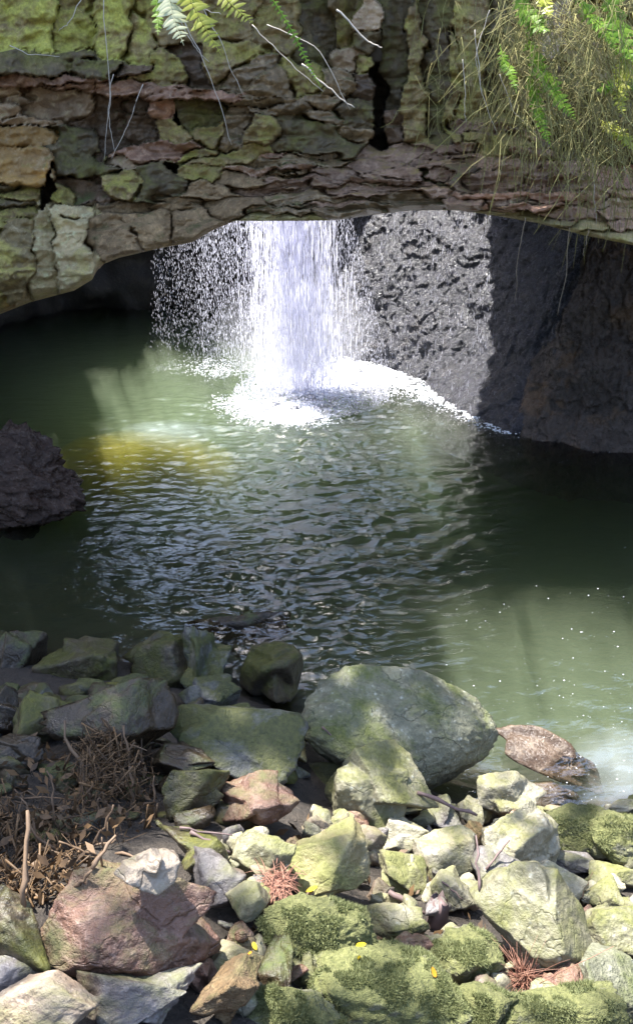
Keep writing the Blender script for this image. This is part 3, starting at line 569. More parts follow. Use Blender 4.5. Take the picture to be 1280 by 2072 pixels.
# rocks in the shade at the left water edge
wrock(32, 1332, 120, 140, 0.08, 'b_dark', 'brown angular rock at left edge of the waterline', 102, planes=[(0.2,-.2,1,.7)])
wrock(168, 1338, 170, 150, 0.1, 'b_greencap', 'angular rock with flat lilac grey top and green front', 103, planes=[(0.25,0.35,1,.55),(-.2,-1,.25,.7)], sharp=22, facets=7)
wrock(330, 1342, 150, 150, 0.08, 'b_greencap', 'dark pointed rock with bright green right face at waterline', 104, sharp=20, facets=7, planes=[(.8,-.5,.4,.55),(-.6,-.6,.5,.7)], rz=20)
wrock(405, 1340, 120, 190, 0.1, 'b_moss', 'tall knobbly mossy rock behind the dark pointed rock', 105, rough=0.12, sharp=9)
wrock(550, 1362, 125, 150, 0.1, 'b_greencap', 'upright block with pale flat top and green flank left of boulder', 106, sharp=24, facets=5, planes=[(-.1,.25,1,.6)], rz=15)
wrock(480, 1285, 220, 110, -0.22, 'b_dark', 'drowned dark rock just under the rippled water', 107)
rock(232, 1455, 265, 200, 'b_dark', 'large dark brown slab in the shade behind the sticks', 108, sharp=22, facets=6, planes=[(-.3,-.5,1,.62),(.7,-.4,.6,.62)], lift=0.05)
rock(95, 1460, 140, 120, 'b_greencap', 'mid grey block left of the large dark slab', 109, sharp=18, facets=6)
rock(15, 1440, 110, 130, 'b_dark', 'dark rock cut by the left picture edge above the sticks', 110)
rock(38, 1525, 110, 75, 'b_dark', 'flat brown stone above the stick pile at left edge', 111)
rock(455, 1510, 300, 170, 'b_moss', 'smooth green slab with bright mossy ridge left of the boulder', 112, sharp=12, facets=6, planes=[(.3,-.6,1,.5)], ty_=14, rz=-12)
rock(372, 1548, 130, 100, 'b_dark', 'brown squarish block below the green slab', 113, sharp=22, facets=5)
rock(585, 1515, 72, 90, 'b_yellow', 'small pointed olive stone against the big boulder', 114, sharp=20, facets=6)
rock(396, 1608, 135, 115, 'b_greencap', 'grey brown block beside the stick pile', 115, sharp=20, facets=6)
rock(525, 1632, 165, 130, 'b_red', 'split red brown rock with pale wet top', 116, sharp=22, facets=7, rough=.06, planes=[(.1,.1,1,.6)])
rock(425, 1405, 130, 80, 'b_moss', 'low green stone between the mossy rocks and green slab', 117)
rock(500, 1450, 120, 60, 'b_moss', 'wet flat greenish stone beside the block near boulder', 118)
# the big boulder and its neighbours
rock(806, 1500, 415, 250, 'b_boulder', 'big rounded green grey boulder at the pool edge', 120, lift=0.0, sub=5, facets=3, sharp=1.5, rough=0.06, cut=(.9, 1.0), depth=.85, ty_=10)
rock(770, 1610, 225, 185, 'b_olive', 'angular mossy rock in front of the big boulder', 121, sub=5, sharp=18, facets=9, rough=.06, lift=.06)
rock(705, 1568, 190, 90, 'b_moss', 'dark green sloping slab leaning on the angular mossy rock', 122, sharp=18, facets=5, ty_=-24, planes=[(-.2,-.5,1,.5)])
wrock(1112, 1530, 250, 78, -0.05, 'b_sub', 'half drowned brown rock in the shallows right of boulder', 123, sharp=14, facets=7, ty_=13, rz=-16, depth=.42)
wrock(1120, 1612, 120, 80, -0.2, 'b_sub', 'reddish stone under the shallow water', 124)
rock(1025, 1612, 140, 125, 'b_pale', 'sun bleached pale rock at the shallow water edge', 125, rough=.08, lift=.05)
rock(1045, 1708, 165, 170, 'b_pale', 'tall sunlit pale rock below the bleached one', 126, rough=.08, sharp=16, lift=.05, sub=5)
rock(1155, 1690, 180, 125, 'b_thick', 'low mossy pale rock along the right shore', 127, cut=(.68, 1.0), rough=.08, sharp=8)
rock(1250, 1692, 150, 140, 'b_thick', 'rounded mossy rock at right edge beside the shallows', 128, cut=(.68, 1.0), rough=.08, sharp=8, sub=5)
rock(890, 1655, 80, 105, 'b_grey', 'small purple grey slab beneath the big boulder', 129, sharp=22, facets=6, ty_=20)
rock(815, 1690, 105, 85, 'b_pale', 'white sunlit stone under the angular mossy rock', 130, sharp=18)
rock(905, 1728, 140, 115, 'b_pale', 'pale green wedge of rock in the sunny rubble', 131, sharp=18, facets=7)
rock(665, 1765, 170, 165, 'b_yellow', 'yellow green boulder with a smooth sunlit face', 132, sub=5, sharp=14, facets=7, planes=[(-.5,-.5,.8,.65),(.8,-.5,.3,.6)], lift=.06)
rock(530, 1745, 140, 115, 'b_olive', 'blocky mossy stone beside the yellow green boulder', 133, sharp=24, facets=5, lift=.05)
rock(725, 1705, 115, 75, 'b_tan', 'tan stone above the yellow green boulder', 134, sharp=18)
rock(818, 1762, 105, 95, 'b_olive', 'olive stone in the middle of the sunny rubble', 135, sharp=16)
rock(645, 1668, 90, 60, 'b_tan', 'pinkish stone right of the split red rock', 136, sharp=18)
rock(955, 1655, 60, 80, 'b_pale', 'narrow pale stone touching the big boulder', 137)
rock(955, 1690, 62, 70, 'b_ochre', 'small orange stone left of the tall pale rock', 138)
# lower left
rock(268, 1862, 350, 260, 'b_red', 'large red brown boulder with broken facets', 140, sub=5, sharp=16, facets=9, rough=.06, planes=[(-.6,-.5,.7,.72),(.5,-.7,.6,.74),(0,-.9,-.2,.8)], lift=.05)
rock(300, 1758, 130, 95, 'b_tan', 'small pale stone perched on the red brown boulder', 141, sharp=20, facets=8, lift=.0, at=at_y(300, 1758, 1.93))
rock(388, 1730, 150, 130, 'b_greencap', 'grey green wedge behind the red brown boulder', 142, sharp=18, facets=6)
rock(447, 1800, 120, 120, 'b_grey', 'grey brown pointed stone right of the red brown boulder', 143, sharp=20, facets=7, lift=.05)
rock(500, 1852, 88, 86, 'b_olive', 'rounded cobble beside the grey brown pointed stone', 144, cut=(.68, 1.0), sharp=10, lift=.08)
rock(35, 1890, 190, 190, 'b_greencap', 'smooth green grey rock at left edge below the sticks', 145, cut=(.68, 1.0), sub=5, sharp=8)
rock(30, 1975, 110, 90, 'b_grey', 'lilac wet stone at left edge beneath the green grey rock', 146, cut=(.68, 1.0), sharp=10)
rock(88, 2025, 230, 150, 'b_tan', 'pinkish tan boulder in the lower left corner', 147, cut=(.68, 1.0), sub=5, sharp=9, facets=6)
rock(272, 2015, 250, 150, 'b_grey', 'lilac grey sloping boulder at the bottom edge', 148, sub=5, sharp=11, facets=6, ty_=-12)
rock(462, 2005, 130, 140, 'b_ochre', 'rough orange block beside the lilac grey boulder', 149, sharp=22, facets=6, lift=.04, rough=.07)
rock(470, 1942, 150, 80, 'b_tan', 'flat tan stone below the rounded cobble', 150, sharp=14)
rock(400, 1960, 80, 90, 'b_red', 'small pinkish stone above the lilac grey boulder', 151)
# mossy rocks bottom centre and right
rock(640, 1905, 240, 150, 'b_thick', 'thickly mossed boulder left of the bottom centre', 160, cut=(.68, 1.0), sub=5, sharp=7, rough=.10, lift=.05)
rock(770, 2010, 340, 210, 'b_thick', 'broad mossy boulder at the bottom centre', 161, cut=(.68, 1.0), sub=5, sharp=6, rough=.10, lift=.04)
rock(590, 2040, 220, 110, 'b_thick', 'low mossy rock at the bottom edge left of centre', 162, cut=(.68, 1.0), sub=5, sharp=7, rough=.09)
rock(556, 1960, 75, 140, 'b_dark', 'thin dark slab standing against the mossed boulder', 163, sharp=20, facets=5)
rock(1068, 1872, 230, 210, 'b_olive', 'large pointed wedge rock with a green sunlit face', 164, sub=5, sharp=26, facets=6, rough=.035, planes=[(-.5,-.55,.75,.55),(.75,-.35,.7,.6)], lift=.10)
rock(935, 1935, 160, 130, 'b_thick', 'mossy stone left of the pointed wedge rock', 165, cut=(.68, 1.0), sharp=8, rough=.09, sub=5)
rock(1002, 1765, 105, 105, 'b_grey', 'rounded lilac stone above the pointed wedge rock', 166, cut=(.68, 1.0), sharp=9)
rock(905, 1802, 105, 95, 'b_pale', 'pale grey green stone above the dead wood', 167, sharp=18)
rock(862, 1745, 66, 48, 'b_tan', 'little peach coloured stone amid the sunny rubble', 168)
rock(1125, 1802, 130, 95, 'b_pale', 'pale broken stone behind the pointed wedge rock', 169, sharp=18, facets=7)
rock(1220, 1815, 95, 75, 'b_olive', 'small triangular green stone near the right edge', 170, sharp=20, facets=6)
rock(1235, 1885, 170, 120, 'b_olive', 'mossy topped rock at right edge above the grey boulder', 171, cut=(.68, 1.0), sub=5, sharp=9)
rock(1250, 1985, 180, 160, 'b_boulder', 'green grey boulder in the lower right corner', 172, cut=(.68, 1.0), sub=5, sharp=8)
rock(1150, 1745, 110, 55, 'b_grey', 'flat grey stone below the low mossy pale rock', 173)
rock(1240, 1768, 130, 60, 'b_olive', 'flat olive stone at right edge above the triangular stone', 174)
rock(800, 1862, 130, 90, 'b_olive', 'mossy stone with pale flank left of the dead wood', 175, sharp=12)
rock(1110, 2045, 300, 110, 'b_thick', 'low mossy rock under the dry grass tuft', 176, cut=(.68, 1.0), sub=5, sharp=7, rough=.09)
rock(950, 2040, 200, 90, 'b_thick', 'low mossy rock between bottom centre and the grass tuft', 177, cut=(.68, 1.0), sub=5, sharp=7, rough=.09)
rock(768, 1805, 60, 55, 'b_tan', 'small pink stone right of the yellow green boulder', 178)
rock(838, 1930, 70, 50, 'b_red', 'small pink rubble stone on the mossed boulder', 179, lift=.08)
rock(1150, 1975, 100, 110, 'b_red', 'shaded brown stone tucked under the pointed wedge rock', 180)
CN = {'b_pale': 'pale', 'b_olive': 'olive', 'b_grey': 'lilac grey', 'b_tan': 'tan', 'b_red': 'reddish', 'b_dark': 'dark', 'b_greencap': 'dark grey', 'b_moss': 'mossy'}
USED = set(); BIG = [(lb, q[3]) for lb, q in ROCKS.items()]
def short(lb):
    w_ = lb.split(); k = next((i for i, x in enumerate(w_) if i > 1 and x in ('with', 'at', 'in', 'beside', 'below', 'behind', 'left', 'right', 'rising', 'against', 'between', 'leaning', 'under', 'beneath', 'amid', 'above', 'along', 'touching', 'perched', 'standing', 'tucked', 'on', 'cut', 'just')), len(w_)); return ' '.join(w_[:k])
def rubble_label(o, mat):
    c = np.array(o.location)
    for lb, q in sorted(BIG, key=lambda b: np.linalg.norm(b[1] - c))[:7]:
        d = c - q; side = ('right of' if d[0] > 0 else 'left of') if abs(d[0]) > abs(d[1]) else ('behind' if d[1] > 0 else 'in front of')
        t_ = 'small %s broken stone wedged %s the %s' % (CN[mat], side, short(lb))
        if t_ not in USED: break
    USED.add(t_); o['label'] = t_
# small rubble filling the gaps
g3 = np.random.default_rng(44)
rl = lambda: .0 + .07 * g3.random()
fm = ['b_pale', 'b_olive', 'b_grey', 'b_tan', 'b_red', 'b_pale', 'b_olive']
for k in range(200):
    px = 460 + 840 * g3.random(); py = 1640 + 400 * g3.random()
    if py < 1700 and px < 620: continue
    mt = fm[g3.integers(len(fm))]; ro = rock(px, py, 28 + 46 * g3.random(), 15 + 42 * g3.random(), mt, 'small broken stone wedged in the gaps of the sunny rubble', 300 + k, sub=3, sharp=14, facets=8, lift=rl(), tx_=30 * g3.normal(), ty_=30 * g3.normal(), depth=.06 + .1 * g3.random(), name='rubble_stone', cat='stone', group='rubble between the larger rocks')[0]; rubble_label(ro, mt)
for k in range(62):
    px = -20 + 640 * g3.random(); py = 1400 + 300 * g3.random()
    if k >= 40: px = -10 + 330 * g3.random(); py = 1375 + 60 * g3.random()
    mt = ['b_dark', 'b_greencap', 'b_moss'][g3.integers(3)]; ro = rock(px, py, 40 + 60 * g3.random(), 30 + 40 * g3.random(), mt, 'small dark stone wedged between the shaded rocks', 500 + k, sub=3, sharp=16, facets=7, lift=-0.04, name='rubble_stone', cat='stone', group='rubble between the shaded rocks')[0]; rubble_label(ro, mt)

# the bank goes on past the picture edges
for k in range(90):
    if k < 45: px, py = 1420 + 380 * g3.random(), 1650 + 520 * g3.random()
    elif k < 70: px, py = -420 + 290 * g3.random(), 1380 + 760 * g3.random()
    else: px, py = -100 + 1500 * g3.random(), 2230 + 160 * g3.random()
    mt = ['b_olive', 'b_pale', 'b_grey', 'b_thick', 'b_red'][g3.integers(5)] if k < 45 or k >= 70 else ['b_dark', 'b_greencap', 'b_moss'][g3.integers(3)]
    rock(px, py, 90 + 110 * g3.random(), 70 + 90 * g3.random(), mt, 'broken stone of the bank lying beyond the picture edge', 900 + k, sub=3, sharp=16, facets=8, name='bank_stone', cat='stone', group='bank stones beyond the picture edge')

# ------------------------------------------------------------------ falling water and foam
def octa(C, wv_, lv_, mat, name, parent, slant=None):
    n = len(C); ux_ = np.array([(1, 0, 0), (-.5, .87, 0), (-.5, -.87, 0)])
    V = np.empty((n, 5, 3)); V[:, :3] = C[:, None] + ux_[None] * wv_[:, None, None]
    up = np.zeros((n, 3)); up[:, 2] = 1
    if slant is not None: up[:, :2] = slant
    V[:, 3] = C + up * (lv_[:, None] * 0.65); V[:, 4] = C - up * (lv_[:, None] * 0.35)
    f = np.array([(0, 1, 3), (1, 2, 3), (2, 0, 3), (1, 0, 4), (2, 1, 4), (0, 2, 4)])
    F = (f[None] + 5 * np.arange(n)[:, None, None]).reshape(-1, 3)
    return link(name, mesh_np(name, V.reshape(-1, 3), F, mat), parent)
fall = empty('waterfall', tuple(FALL)); tag(fall, 'bright white waterfall dropping through the cave roof into the pool', 'waterfall')
g4 = np.random.default_rng(99)
def fallpts(n, u0, u1, ub0, ub1, vbase0, vbase1, power=1.0, spread=0.15, zmax=4.0):
    s = g4.random(n) if power == 1 else np.clip(0.5 + (g4.normal(size=n)) * 0.23 * power, 0, 1)
    z = zmax * g4.random(n); f = np.clip(1 - z / 3.0, 0, 1)
    base = at_z(ub0 + (ub1 - ub0) * s, vbase0 + (vbase1 - vbase0) * s); y = base[:, 1]
    topx = at_y(u0 + (u1 - u0) * s, np.full(n, 450.), y)[:, 0]
    x = topx + (base[:, 0] - topx) * f
    return np.stack([x, y + spread * g4.normal(size=n), z], -1) - FALL
def drops(n, *a, w=(.0025, .006), l=(.03, .09), name='main_stream', **k):
    C = fallpts(n, *a, **k); octa(C, w[0] + (w[1] - w[0]) * g4.random(len(C)) ** 2, l[0] + (l[1] - l[0]) * g4.random(len(C)), M['drop'], name, fall)['kind'] = 'stuff'
drops(6000, 480, 690, 490, 745, 800, 780, power=.8, spread=.11, w=(.004, .013), l=(.10, .42))
drops(3600, 505, 650, 520, 700, 808, 788, power=1.0, spread=.12, w=(.003, .009), l=(.05, .2), name='stream_core')
drops(10500, 325, 560, 312, 600, 688, 790, spread=.28, w=(.0022, .0065), l=(.02, .065), name='side_spray')
drops(5000, 400, 560, 400, 600, 735, 800, spread=.3, w=(.0025, .008), l=(.025, .08), name='side_spray')
drops(3500, 640, 700, 680, 790, 770, 750, spread=.25, w=(.002, .006), l=(.02, .07), name='side_spray')
n = 9000; a = g4.random(n) * 6.283; rr_ = 1.1 * g4.random(n) ** .6
C = np.stack([0.15 + rr_ * np.cos(a) * 1.2, rr_ * np.sin(a), 0.9 * g4.random(n) ** 2.2 * (1.2 - rr_)], -1); octa(C, .004 + .01 * g4.random(n), .01 + .03 * g4.random(n), M['drop'], 'splash_drops', fall)['kind'] = 'stuff'
# thin water on the wall and its sun glints: white drops, sunlit part only
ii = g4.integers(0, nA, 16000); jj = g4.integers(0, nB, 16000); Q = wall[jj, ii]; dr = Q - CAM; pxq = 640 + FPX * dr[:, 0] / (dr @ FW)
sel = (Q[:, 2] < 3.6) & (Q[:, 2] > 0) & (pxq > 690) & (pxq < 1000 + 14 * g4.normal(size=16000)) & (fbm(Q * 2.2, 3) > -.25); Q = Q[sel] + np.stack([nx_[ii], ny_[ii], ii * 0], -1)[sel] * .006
Q = Q[::2]; octa(Q - FALL, .0016 + .0026 * g4.random(len(Q)), .03 + .16 * g4.random(len(Q)) ** 2, M['drop'], 'trickle_glints', fall)['kind'] = 'stuff'
# foam
blobs = []
def foam(px, py, spx, spy, n, r0, r1, z=0.0):
    n = int(n * 1.4); r0 *= .55; r1 *= .68
    e_ = g4.normal(size=(n, 2)); p = np.array((px, py)) + e_ * np.array((spx, spy)); w_ = at_z(p[:, 0], p[:, 1]); rad = (r0 + (r1 - r0) * g4.random(n) ** 2) * np.exp(-.2 * (e_ ** 2).sum(1))
    w_[:, 2] = z + 0.25 * rad; blobs.append((w_, rad))
foam(640, 785, 62, 22, 3600, .012, .06); foam(580, 832, 62, 16, 5200, .012, .045); foam(720, 758, 70, 15, 2600, .012, .05); foam(600, 850, 50, 7, 1600, .005, .018)
for q in np.linspace(0, 1, 26):
    foam(np.interp(q, [0, .4, .75, 1], [690, 800, 930, 1030]), np.interp(q, [0, .4, .75, 1], [736, 766, 820, 868]), 26, 9 + 6 * (1 - q), int(300 * (1 - .55 * q)), .008, .04)
foam(440, 745, 55, 16, 1500, .008, .022); foam(470, 815, 30, 14, 900, .008, .025); foam(350, 745, 35, 10, 400, .003, .009); foam(760, 795, 70, 16, 2200, .004, .018); foam(860, 800, 70, 16, 900, .004, .013); foam(970, 838, 45, 10, 300, .004, .012); foam(430, 745, 70, 18, 1600, .003, .010); foam(860, 845, 120, 24, 600, .003, .009)
W_ = np.concatenate([b[0] for b in blobs]); Rb = np.concatenate([b[1] for b in blobs])
tr_n = ridged(np.stack([W_[:, 0] * 1.6, W_[:, 1] * 2.6, W_[:, 0] * 0], -1), 3); kp = (Rb > .009) | (tr_n > 1.0); W_, Rb = W_[kp], Rb[kp]; Vi, Fi = ICO[1]      # thin foam gathers in trails
Vf = W_[:, None] + Vi[None] * Rb[:, None, None] * np.array((1.3, 1.2, .5)); Ff = (Fi[None] + len(Vi) * np.arange(len(W_))[:, None, None]).reshape(-1, 3)
tag(link('foam', mesh_np('foam', Vf.reshape(-1, 3), Ff, M['foam'])), 'white churning foam around the foot of the waterfall', 'foam', kind='stuff')
n = 240; p = np.stack([900 + 380 * g4.random(n), 1100 + 560 * g4.random(n) ** .6], -1); p2 = np.stack([1000 + 280 * g4.random(40), 880 + 90 * g4.random(40)], -1); p3 = np.stack([100 + 500 * g4.random(40), 820 + 400 * g4.random(40)], -1)
w_ = at_z(*np.concatenate([p, p2, p3]).T); rad = .0018 + .0045 * g4.random(len(w_)) ** 3; w_[:, 2] = .004
Vf = w_[:, None] + Vi[None] * rad[:, None, None] * np.array((1.4, 1.1, .4)); Ff = (Fi[None] + len(Vi) * np.arange(len(w_))[:, None, None]).reshape(-1, 3)
tag(link('foam_flecks', mesh_np('foam_flecks', Vf.reshape(-1, 3), Ff, M['foam'])), 'tiny white foam flecks drifting on the green water', 'foam', kind='stuff')

# mist hanging round the foot of the falls
m, t, out = newmat('spray mist'); vsn = N(t, 'ShaderNodeVolumeScatter'); vsn.inputs['Color'].default_value = (.93, .94, 1, 1); vsn.inputs['Density'].default_value = .085; t.links.new(vsn.outputs[0], out.inputs['Volume']); M['mist'] = m
Vm, Fm = ICO[4]
for (dx, dy, dz, sx, sy, sz) in ((-.1, .3, 1.0, 1.35, .9, .97), (-.05, .3, .85, 1.1, .8, .82), (.0, .2, 1.9, .62, .5, 1.85), (.0, .2, 1.5, .48, .45, 1.45), (.0, .1, .6, 1.0, .6, .56), (.05, .1, .45, .75, .5, .42)):
    tag(link('mist', mesh_np('mist', Vm * np.array((sx, sy, sz)), Fm, M['mist']), None, FALL + np.array((dx, dy, dz + .02))), 'thin white spray mist round the foot of the waterfall', 'mist', kind='stuff')

# ------------------------------------------------------------------ moss tufts on the thickest mossed rocks
def moss_on(label, n, ln=0.02):
    o, V, F, c = ROCKS[label]; g = np.random.default_rng(len(label)); T = V[F]; nr = np.cross(T[:, 1] - T[:, 0], T[:, 2] - T[:, 0]); ar = np.linalg.norm(nr, axis=1); nr = nr / ar[:, None]
    cl = fbm(T.mean(1) * 7 + 3, 3); wgt = ar * np.clip(nr[:, 2] + .35, 0, 1) * (cl > 0.12); wgt /= wgt.sum()
    k = g.choice(len(F), n, p=wgt); b = g.dirichlet((1, 1, 1), n); P = (T[k] * b[:, :, None]).sum(1); d = nr[k] + .7 * g.normal(size=(n, 3)); d /= np.linalg.norm(d, axis=1)[:, None]
    l = ln * (.4 + g.random(n)); s = np.cross(d, g.normal(size=(n, 3))); s /= np.linalg.norm(s, axis=1)[:, None]
    VV = np.stack([P - s * .0022, P + s * .0022, P + d * l[:, None]], 1).reshape(-1, 3)
    link('moss', mesh_np('moss', VV, np.arange(3 * n).reshape(-1, 3), M['mossblade'], False), o)['kind'] = 'stuff'
for lb, n in [('thickly mossed boulder left of the bottom centre', 26000), ('broad mossy boulder at the bottom centre', 42000), ('low mossy rock at the bottom edge left of centre', 16000), ('mossy stone left of the pointed wedge rock', 12000),
              ('low mossy rock under the dry grass tuft', 16000), ('low mossy rock between bottom centre and the grass tuft', 14000), ('rounded mossy rock at right edge beside the shallows', 9000), ('low mossy pale rock along the right shore', 7000)]:
    moss_on(lb, int(n * .38), .018)

# ------------------------------------------------------------------ surface of the bank as built, so that small things rest on it
deps = bpy.context.evaluated_depsgraph_get()
def hit(px, py):
    d = Vector(ray(px, py)).normalized(); o_ = Vector(CAM)
    for _ in range(4):
        ok, loc, nor, _i, ob, _m = scene.ray_cast(deps, o_, d)
        if not ok: return np.array(place(px, py)), np.array((0, 0, 1.))
        if ob.name.startswith(('pool', 'foam', 'mist')): o_ = loc + d * .01; continue
        return np.array(loc), np.array(nor)
    return np.array(place(px, py)), np.array((0, 0, 1.))
bpy.context.view_layer.update(); deps = bpy.context.evaluated_depsgraph_get()

# ------------------------------------------------------------------ sticks and litter on the left
def stick_path(p0, p1, n=7, wig=.02, seed=0):
    g = np.random.default_rng(seed); t = np.linspace(0, 1, n)[:, None]; P = p0 + (p1 - p0) * t; P[1:-1] += wig * g.normal(size=(n - 2, 3)); return P
def stick(px0, py0, px1, py1, r, label, h=0.25, mat='stick', seed=1, name='stick', cat='stick', h0=0.0, wig=.022):
    """from the ground at the first pixel to a tip shown at the second, h above the ground"""
    p0, _ = hit(px0, py0); p0[2] += h0
    d = ray(px1, py1); L0 = np.linalg.norm(p0 - CAM); p1 = CAM + d / np.linalg.norm(d) * (L0 - h * 0.25)
    P = stick_path(p0 - .06 * (p1 - p0), p1, 7, wig * np.linalg.norm(p1 - p0) + .002, seed); rad = r * .62 * np.linspace(1.2, .7, 7) * (1 + .25 * np.sin(np.arange(7) * 2.1 + seed))
    V, F = tubes([P - p0], [rad], 6)
    return tag(link(name, mesh_np(name, V, F, M[mat]), None, p0), label, cat)
sticks = [(185, 1620, 132, 1458, .016, 'long bent stick leaning left from the top of the debris pile'), (270, 1580, 250, 1468, .014, 'upright stub standing in the middle of the debris pile'),
 (285, 1570, 288, 1474, .016, 'thick split stick standing at the right of the debris pile'), (215, 1530, 186, 1458, .010, 'short thin stick left of the upright stub'), (50, 1830, 56, 1640, .017, 'thick vertical cane at the left side of the debris'),
 (270, 1640, 262, 1550, .016, 'reddish stub below the split stick'), (310, 1660, 312, 1570, .010, 'thin straight stick at the right rim of the debris'), (250, 1600, 246, 1565, .009, 'short broken stub in the upper debris'),
 (120, 1670, 95, 1560, .008, 'slender stick behind the vertical cane'), (40, 1690, 45, 1610, .007, 'thin twig beside the top of the vertical cane')]
for i, s in enumerate(sticks): stick(*s, h=.3, seed=i)
gs = np.random.default_rng(17)
for k in range(26):
    a_, b_ = (225 + 55 * gs.normal(), 1600 + 45 * gs.normal()) if k % 2 else (10 + 230 * gs.random(), 1620 + 190 * gs.random()); an = gs.normal() * .9; l_ = 35 + 60 * gs.random()
    o = stick(a_, b_, a_ + l_ * math.sin(an), b_ - l_ * math.cos(an), .006 + .007 * gs.random(), 'thin broken stick jutting from the debris pile', h=.3, seed=200 + k); o['group'] = 'sticks of the debris pile'
    nb = sorted(sticks, key=lambda q: math.hypot(q[0] - a_, q[1] - b_))
    for q in nb:
        sdn = ('right of' if a_ > q[0] else 'left of') if abs(a_ - q[0]) > abs(b_ - q[1]) else ('below' if b_ > q[1] else 'above')
        t_ = 'thin broken stick %s the %s' % (sdn, short(q[5]))
        if t_ not in USED: break
    USED.add(t_); o['label'] = t_
lay = [(20, 1618, 250, 1625, .007, 'long straight twig lying across the middle of the debris'), (190, 1760, 235, 1690, .013, 'broken branch lying at the lower right of the debris'), (370, 1680, 470, 1690, .008, 'dark twig lying behind the grey green wedge'), (390, 1690, 465, 1725, .013, 'purple brown branch lying under the split red rock'), (655, 1478, 712, 1534, .011, 'short brown stick leaning on the big boulder'),
 (850, 1610, 965, 1650, .02, 'grey branch wedged under the big boulder'), (790, 1810, 862, 1850, .022, 'dark rotten branch lying above the dead wood stump'), (968, 1800, 962, 1690, .010, 'thin dark stick standing between the lilac stone and tall pale rock'), (895, 1790, 935, 1820, .007, 'curved twig across the pale grey green stone'),
 (985, 1760, 1030, 1700, .010, 'orange brown bark strip beside the tall pale rock'), (935, 1850, 965, 1890, .005, 'fine twig left of the pointed wedge rock')]
for i, s in enumerate(lay): stick(*s, h=.0, mat='deadwood' if i > 1 else 'stick', seed=30 + i, h0=.015, wig=.010, name='branch' if s[4] > .012 else 'twig', cat='branch' if s[4] > .012 else 'twig')
# dead wood stump
p, _ = hit(880, 1872); g = np.random.default_rng(3)
P_ = np.array([(0, 0, -.08), (.005, .01, -.02), (.012, .02, .04), (.016, .03, .09), (.02, .04, .135)]); V, F = tubes([P_], [np.array([.05, .052, .048, .046, .043])], 18)
an = np.arctan2(V[:, 1], V[:, 0]); V[:, :2] *= (1 + .12 * np.sin(an * 7) + .07 * np.sin(an * 13 + 1))[:, None]; V[-18:, 2] += .03 * np.sin(np.arange(18) * 2.3)
tag(link('wood_stump', mesh_np('wood_stump', V, F, M['deadwood']), None, p), 'splintered purple grey dead wood stump among the rubble', 'dead wood')
# heap of fine debris: countless short twigs and leaf scraps
g = np.random.default_rng(71); paths, rads = [], []
for k in range(1500):
    if k % 5 < 3: px, py = 235 + 45 * g.normal(), 1585 + 50 * g.normal()
    else: px, py = 210 * g.random() - 20, 1640 + 190 * g.random()
    if px > 325 or py < 1490 or (px > 200 and py > 1720): continue
    c = place(px, py); 
    mound = .34 * math.exp(-((px - 225) / 75) ** 2 - ((py - 1590) / 80) ** 2) + .06
    c = c + np.array((0, 0, mound * g.random() ** .5)); d = g.normal(size=3); d[2] = abs(d[2]) * 1.1; d /= np.linalg.norm(d); l = .015 + .12 * g.random() ** 3
    paths.append(np.stack([c - d * l, c + .015 * g.normal(size=3) * l * 4, c + d * l])); rads.append(np.full(3, .0012 + .006 * g.random() ** 3))
V, F = tubes(paths, rads, 4); tag(link('twig_litter', mesh_np('twig_litter', V, F, M['litter'])), 'heap of broken twigs and litter between the shaded rocks at left', 'twig litter', kind='stuff')
# scraps of leaf litter
n = 700; VV = []
for k in range(n):
    px, py = (330 * g.random() - 20, 1520 + 320 * g.random()) if k < 480 else (480 + 760 * g.random(), 1660 + 360 * g.random())
    if px > 200 and py > 1720 and k < 480: continue
    c = place(px, py) + np.array((0, 0, .02 + (.15 * g.random() if k < 480 else .03))); a = g.normal(size=3); a /= np.linalg.norm(a); b = np.cross(a, g.normal(size=3)); b /= np.linalg.norm(b); l = .018 + .03 * g.random()
    VV += [c - a * l, c + b * l * .4, c + a * l, c - b * l * .4]
VV = np.array(VV); tag(link('leaf_litter', mesh_np('leaf_litter', VV, np.arange(len(VV)).reshape(-1, 4), M['litter'], False)), 'brown leaf scraps lying among the rocks of the bank', 'leaf litter', kind='stuff')
# pale/red needle tufts
def needles(px, py, n, ln, name, label, cat, up, rad=.0018, arc=.3):
    p, _ = hit(px, py); p[2] += .05; g = np.random.default_rng(int(px)); paths, rads = [], []
    for k in range(n):
        a = g.random() * 6.283; e = up * g.random() ** 1.5; d = np.array((math.cos(a) * math.cos(e), math.sin(a) * math.cos(e), math.sin(e))); l = ln * (.35 + .65 * g.random())
        o_ = .25 * ln * g.normal(size=3) * np.array((1, 1, .15)) if up < .8 else .02 * g.normal(size=3); t = np.linspace(0, 1, 5)[:, None]
        P = o_ + d * l * t; P[:, 2] += -arc * l * t[:, 0] ** 2 + .015; paths.append(P); rads.append(np.linspace(rad, rad * .3, 5))
    V, F = tubes(paths, rads, 3 if False else 4); return tag(link(name, mesh_np(name, V, F, M['needle']), None, p), label, cat)
needles(560, 1808, 190, .13, 'needle_clump', 'clump of reddish dead needles beside the yellow green boulder', 'needles', .5, .0022)
needles(1055, 2000, 130, .30, 'grass_tuft', 'dry reddish grass tuft spreading over the mossy rock at lower right', 'grass tuft', 1.35, .0016, .25)
def stalk(px0, py0, px1, py1, label, seed):
    p0, _ = hit(px0, py0); d = ray(px1, py1); p1 = CAM + d / np.linalg.norm(d) * (np.linalg.norm(p0 - CAM) - .1); P = stick_path(p0, p1, 8, .002, seed)
    V, F = tubes([P - p0], [np.linspace(.002, .0012, 8)], 4); tag(link('grass_stalk', mesh_np('grass_stalk', V, F, M['needle']), None, p0), label, 'grass stalk')
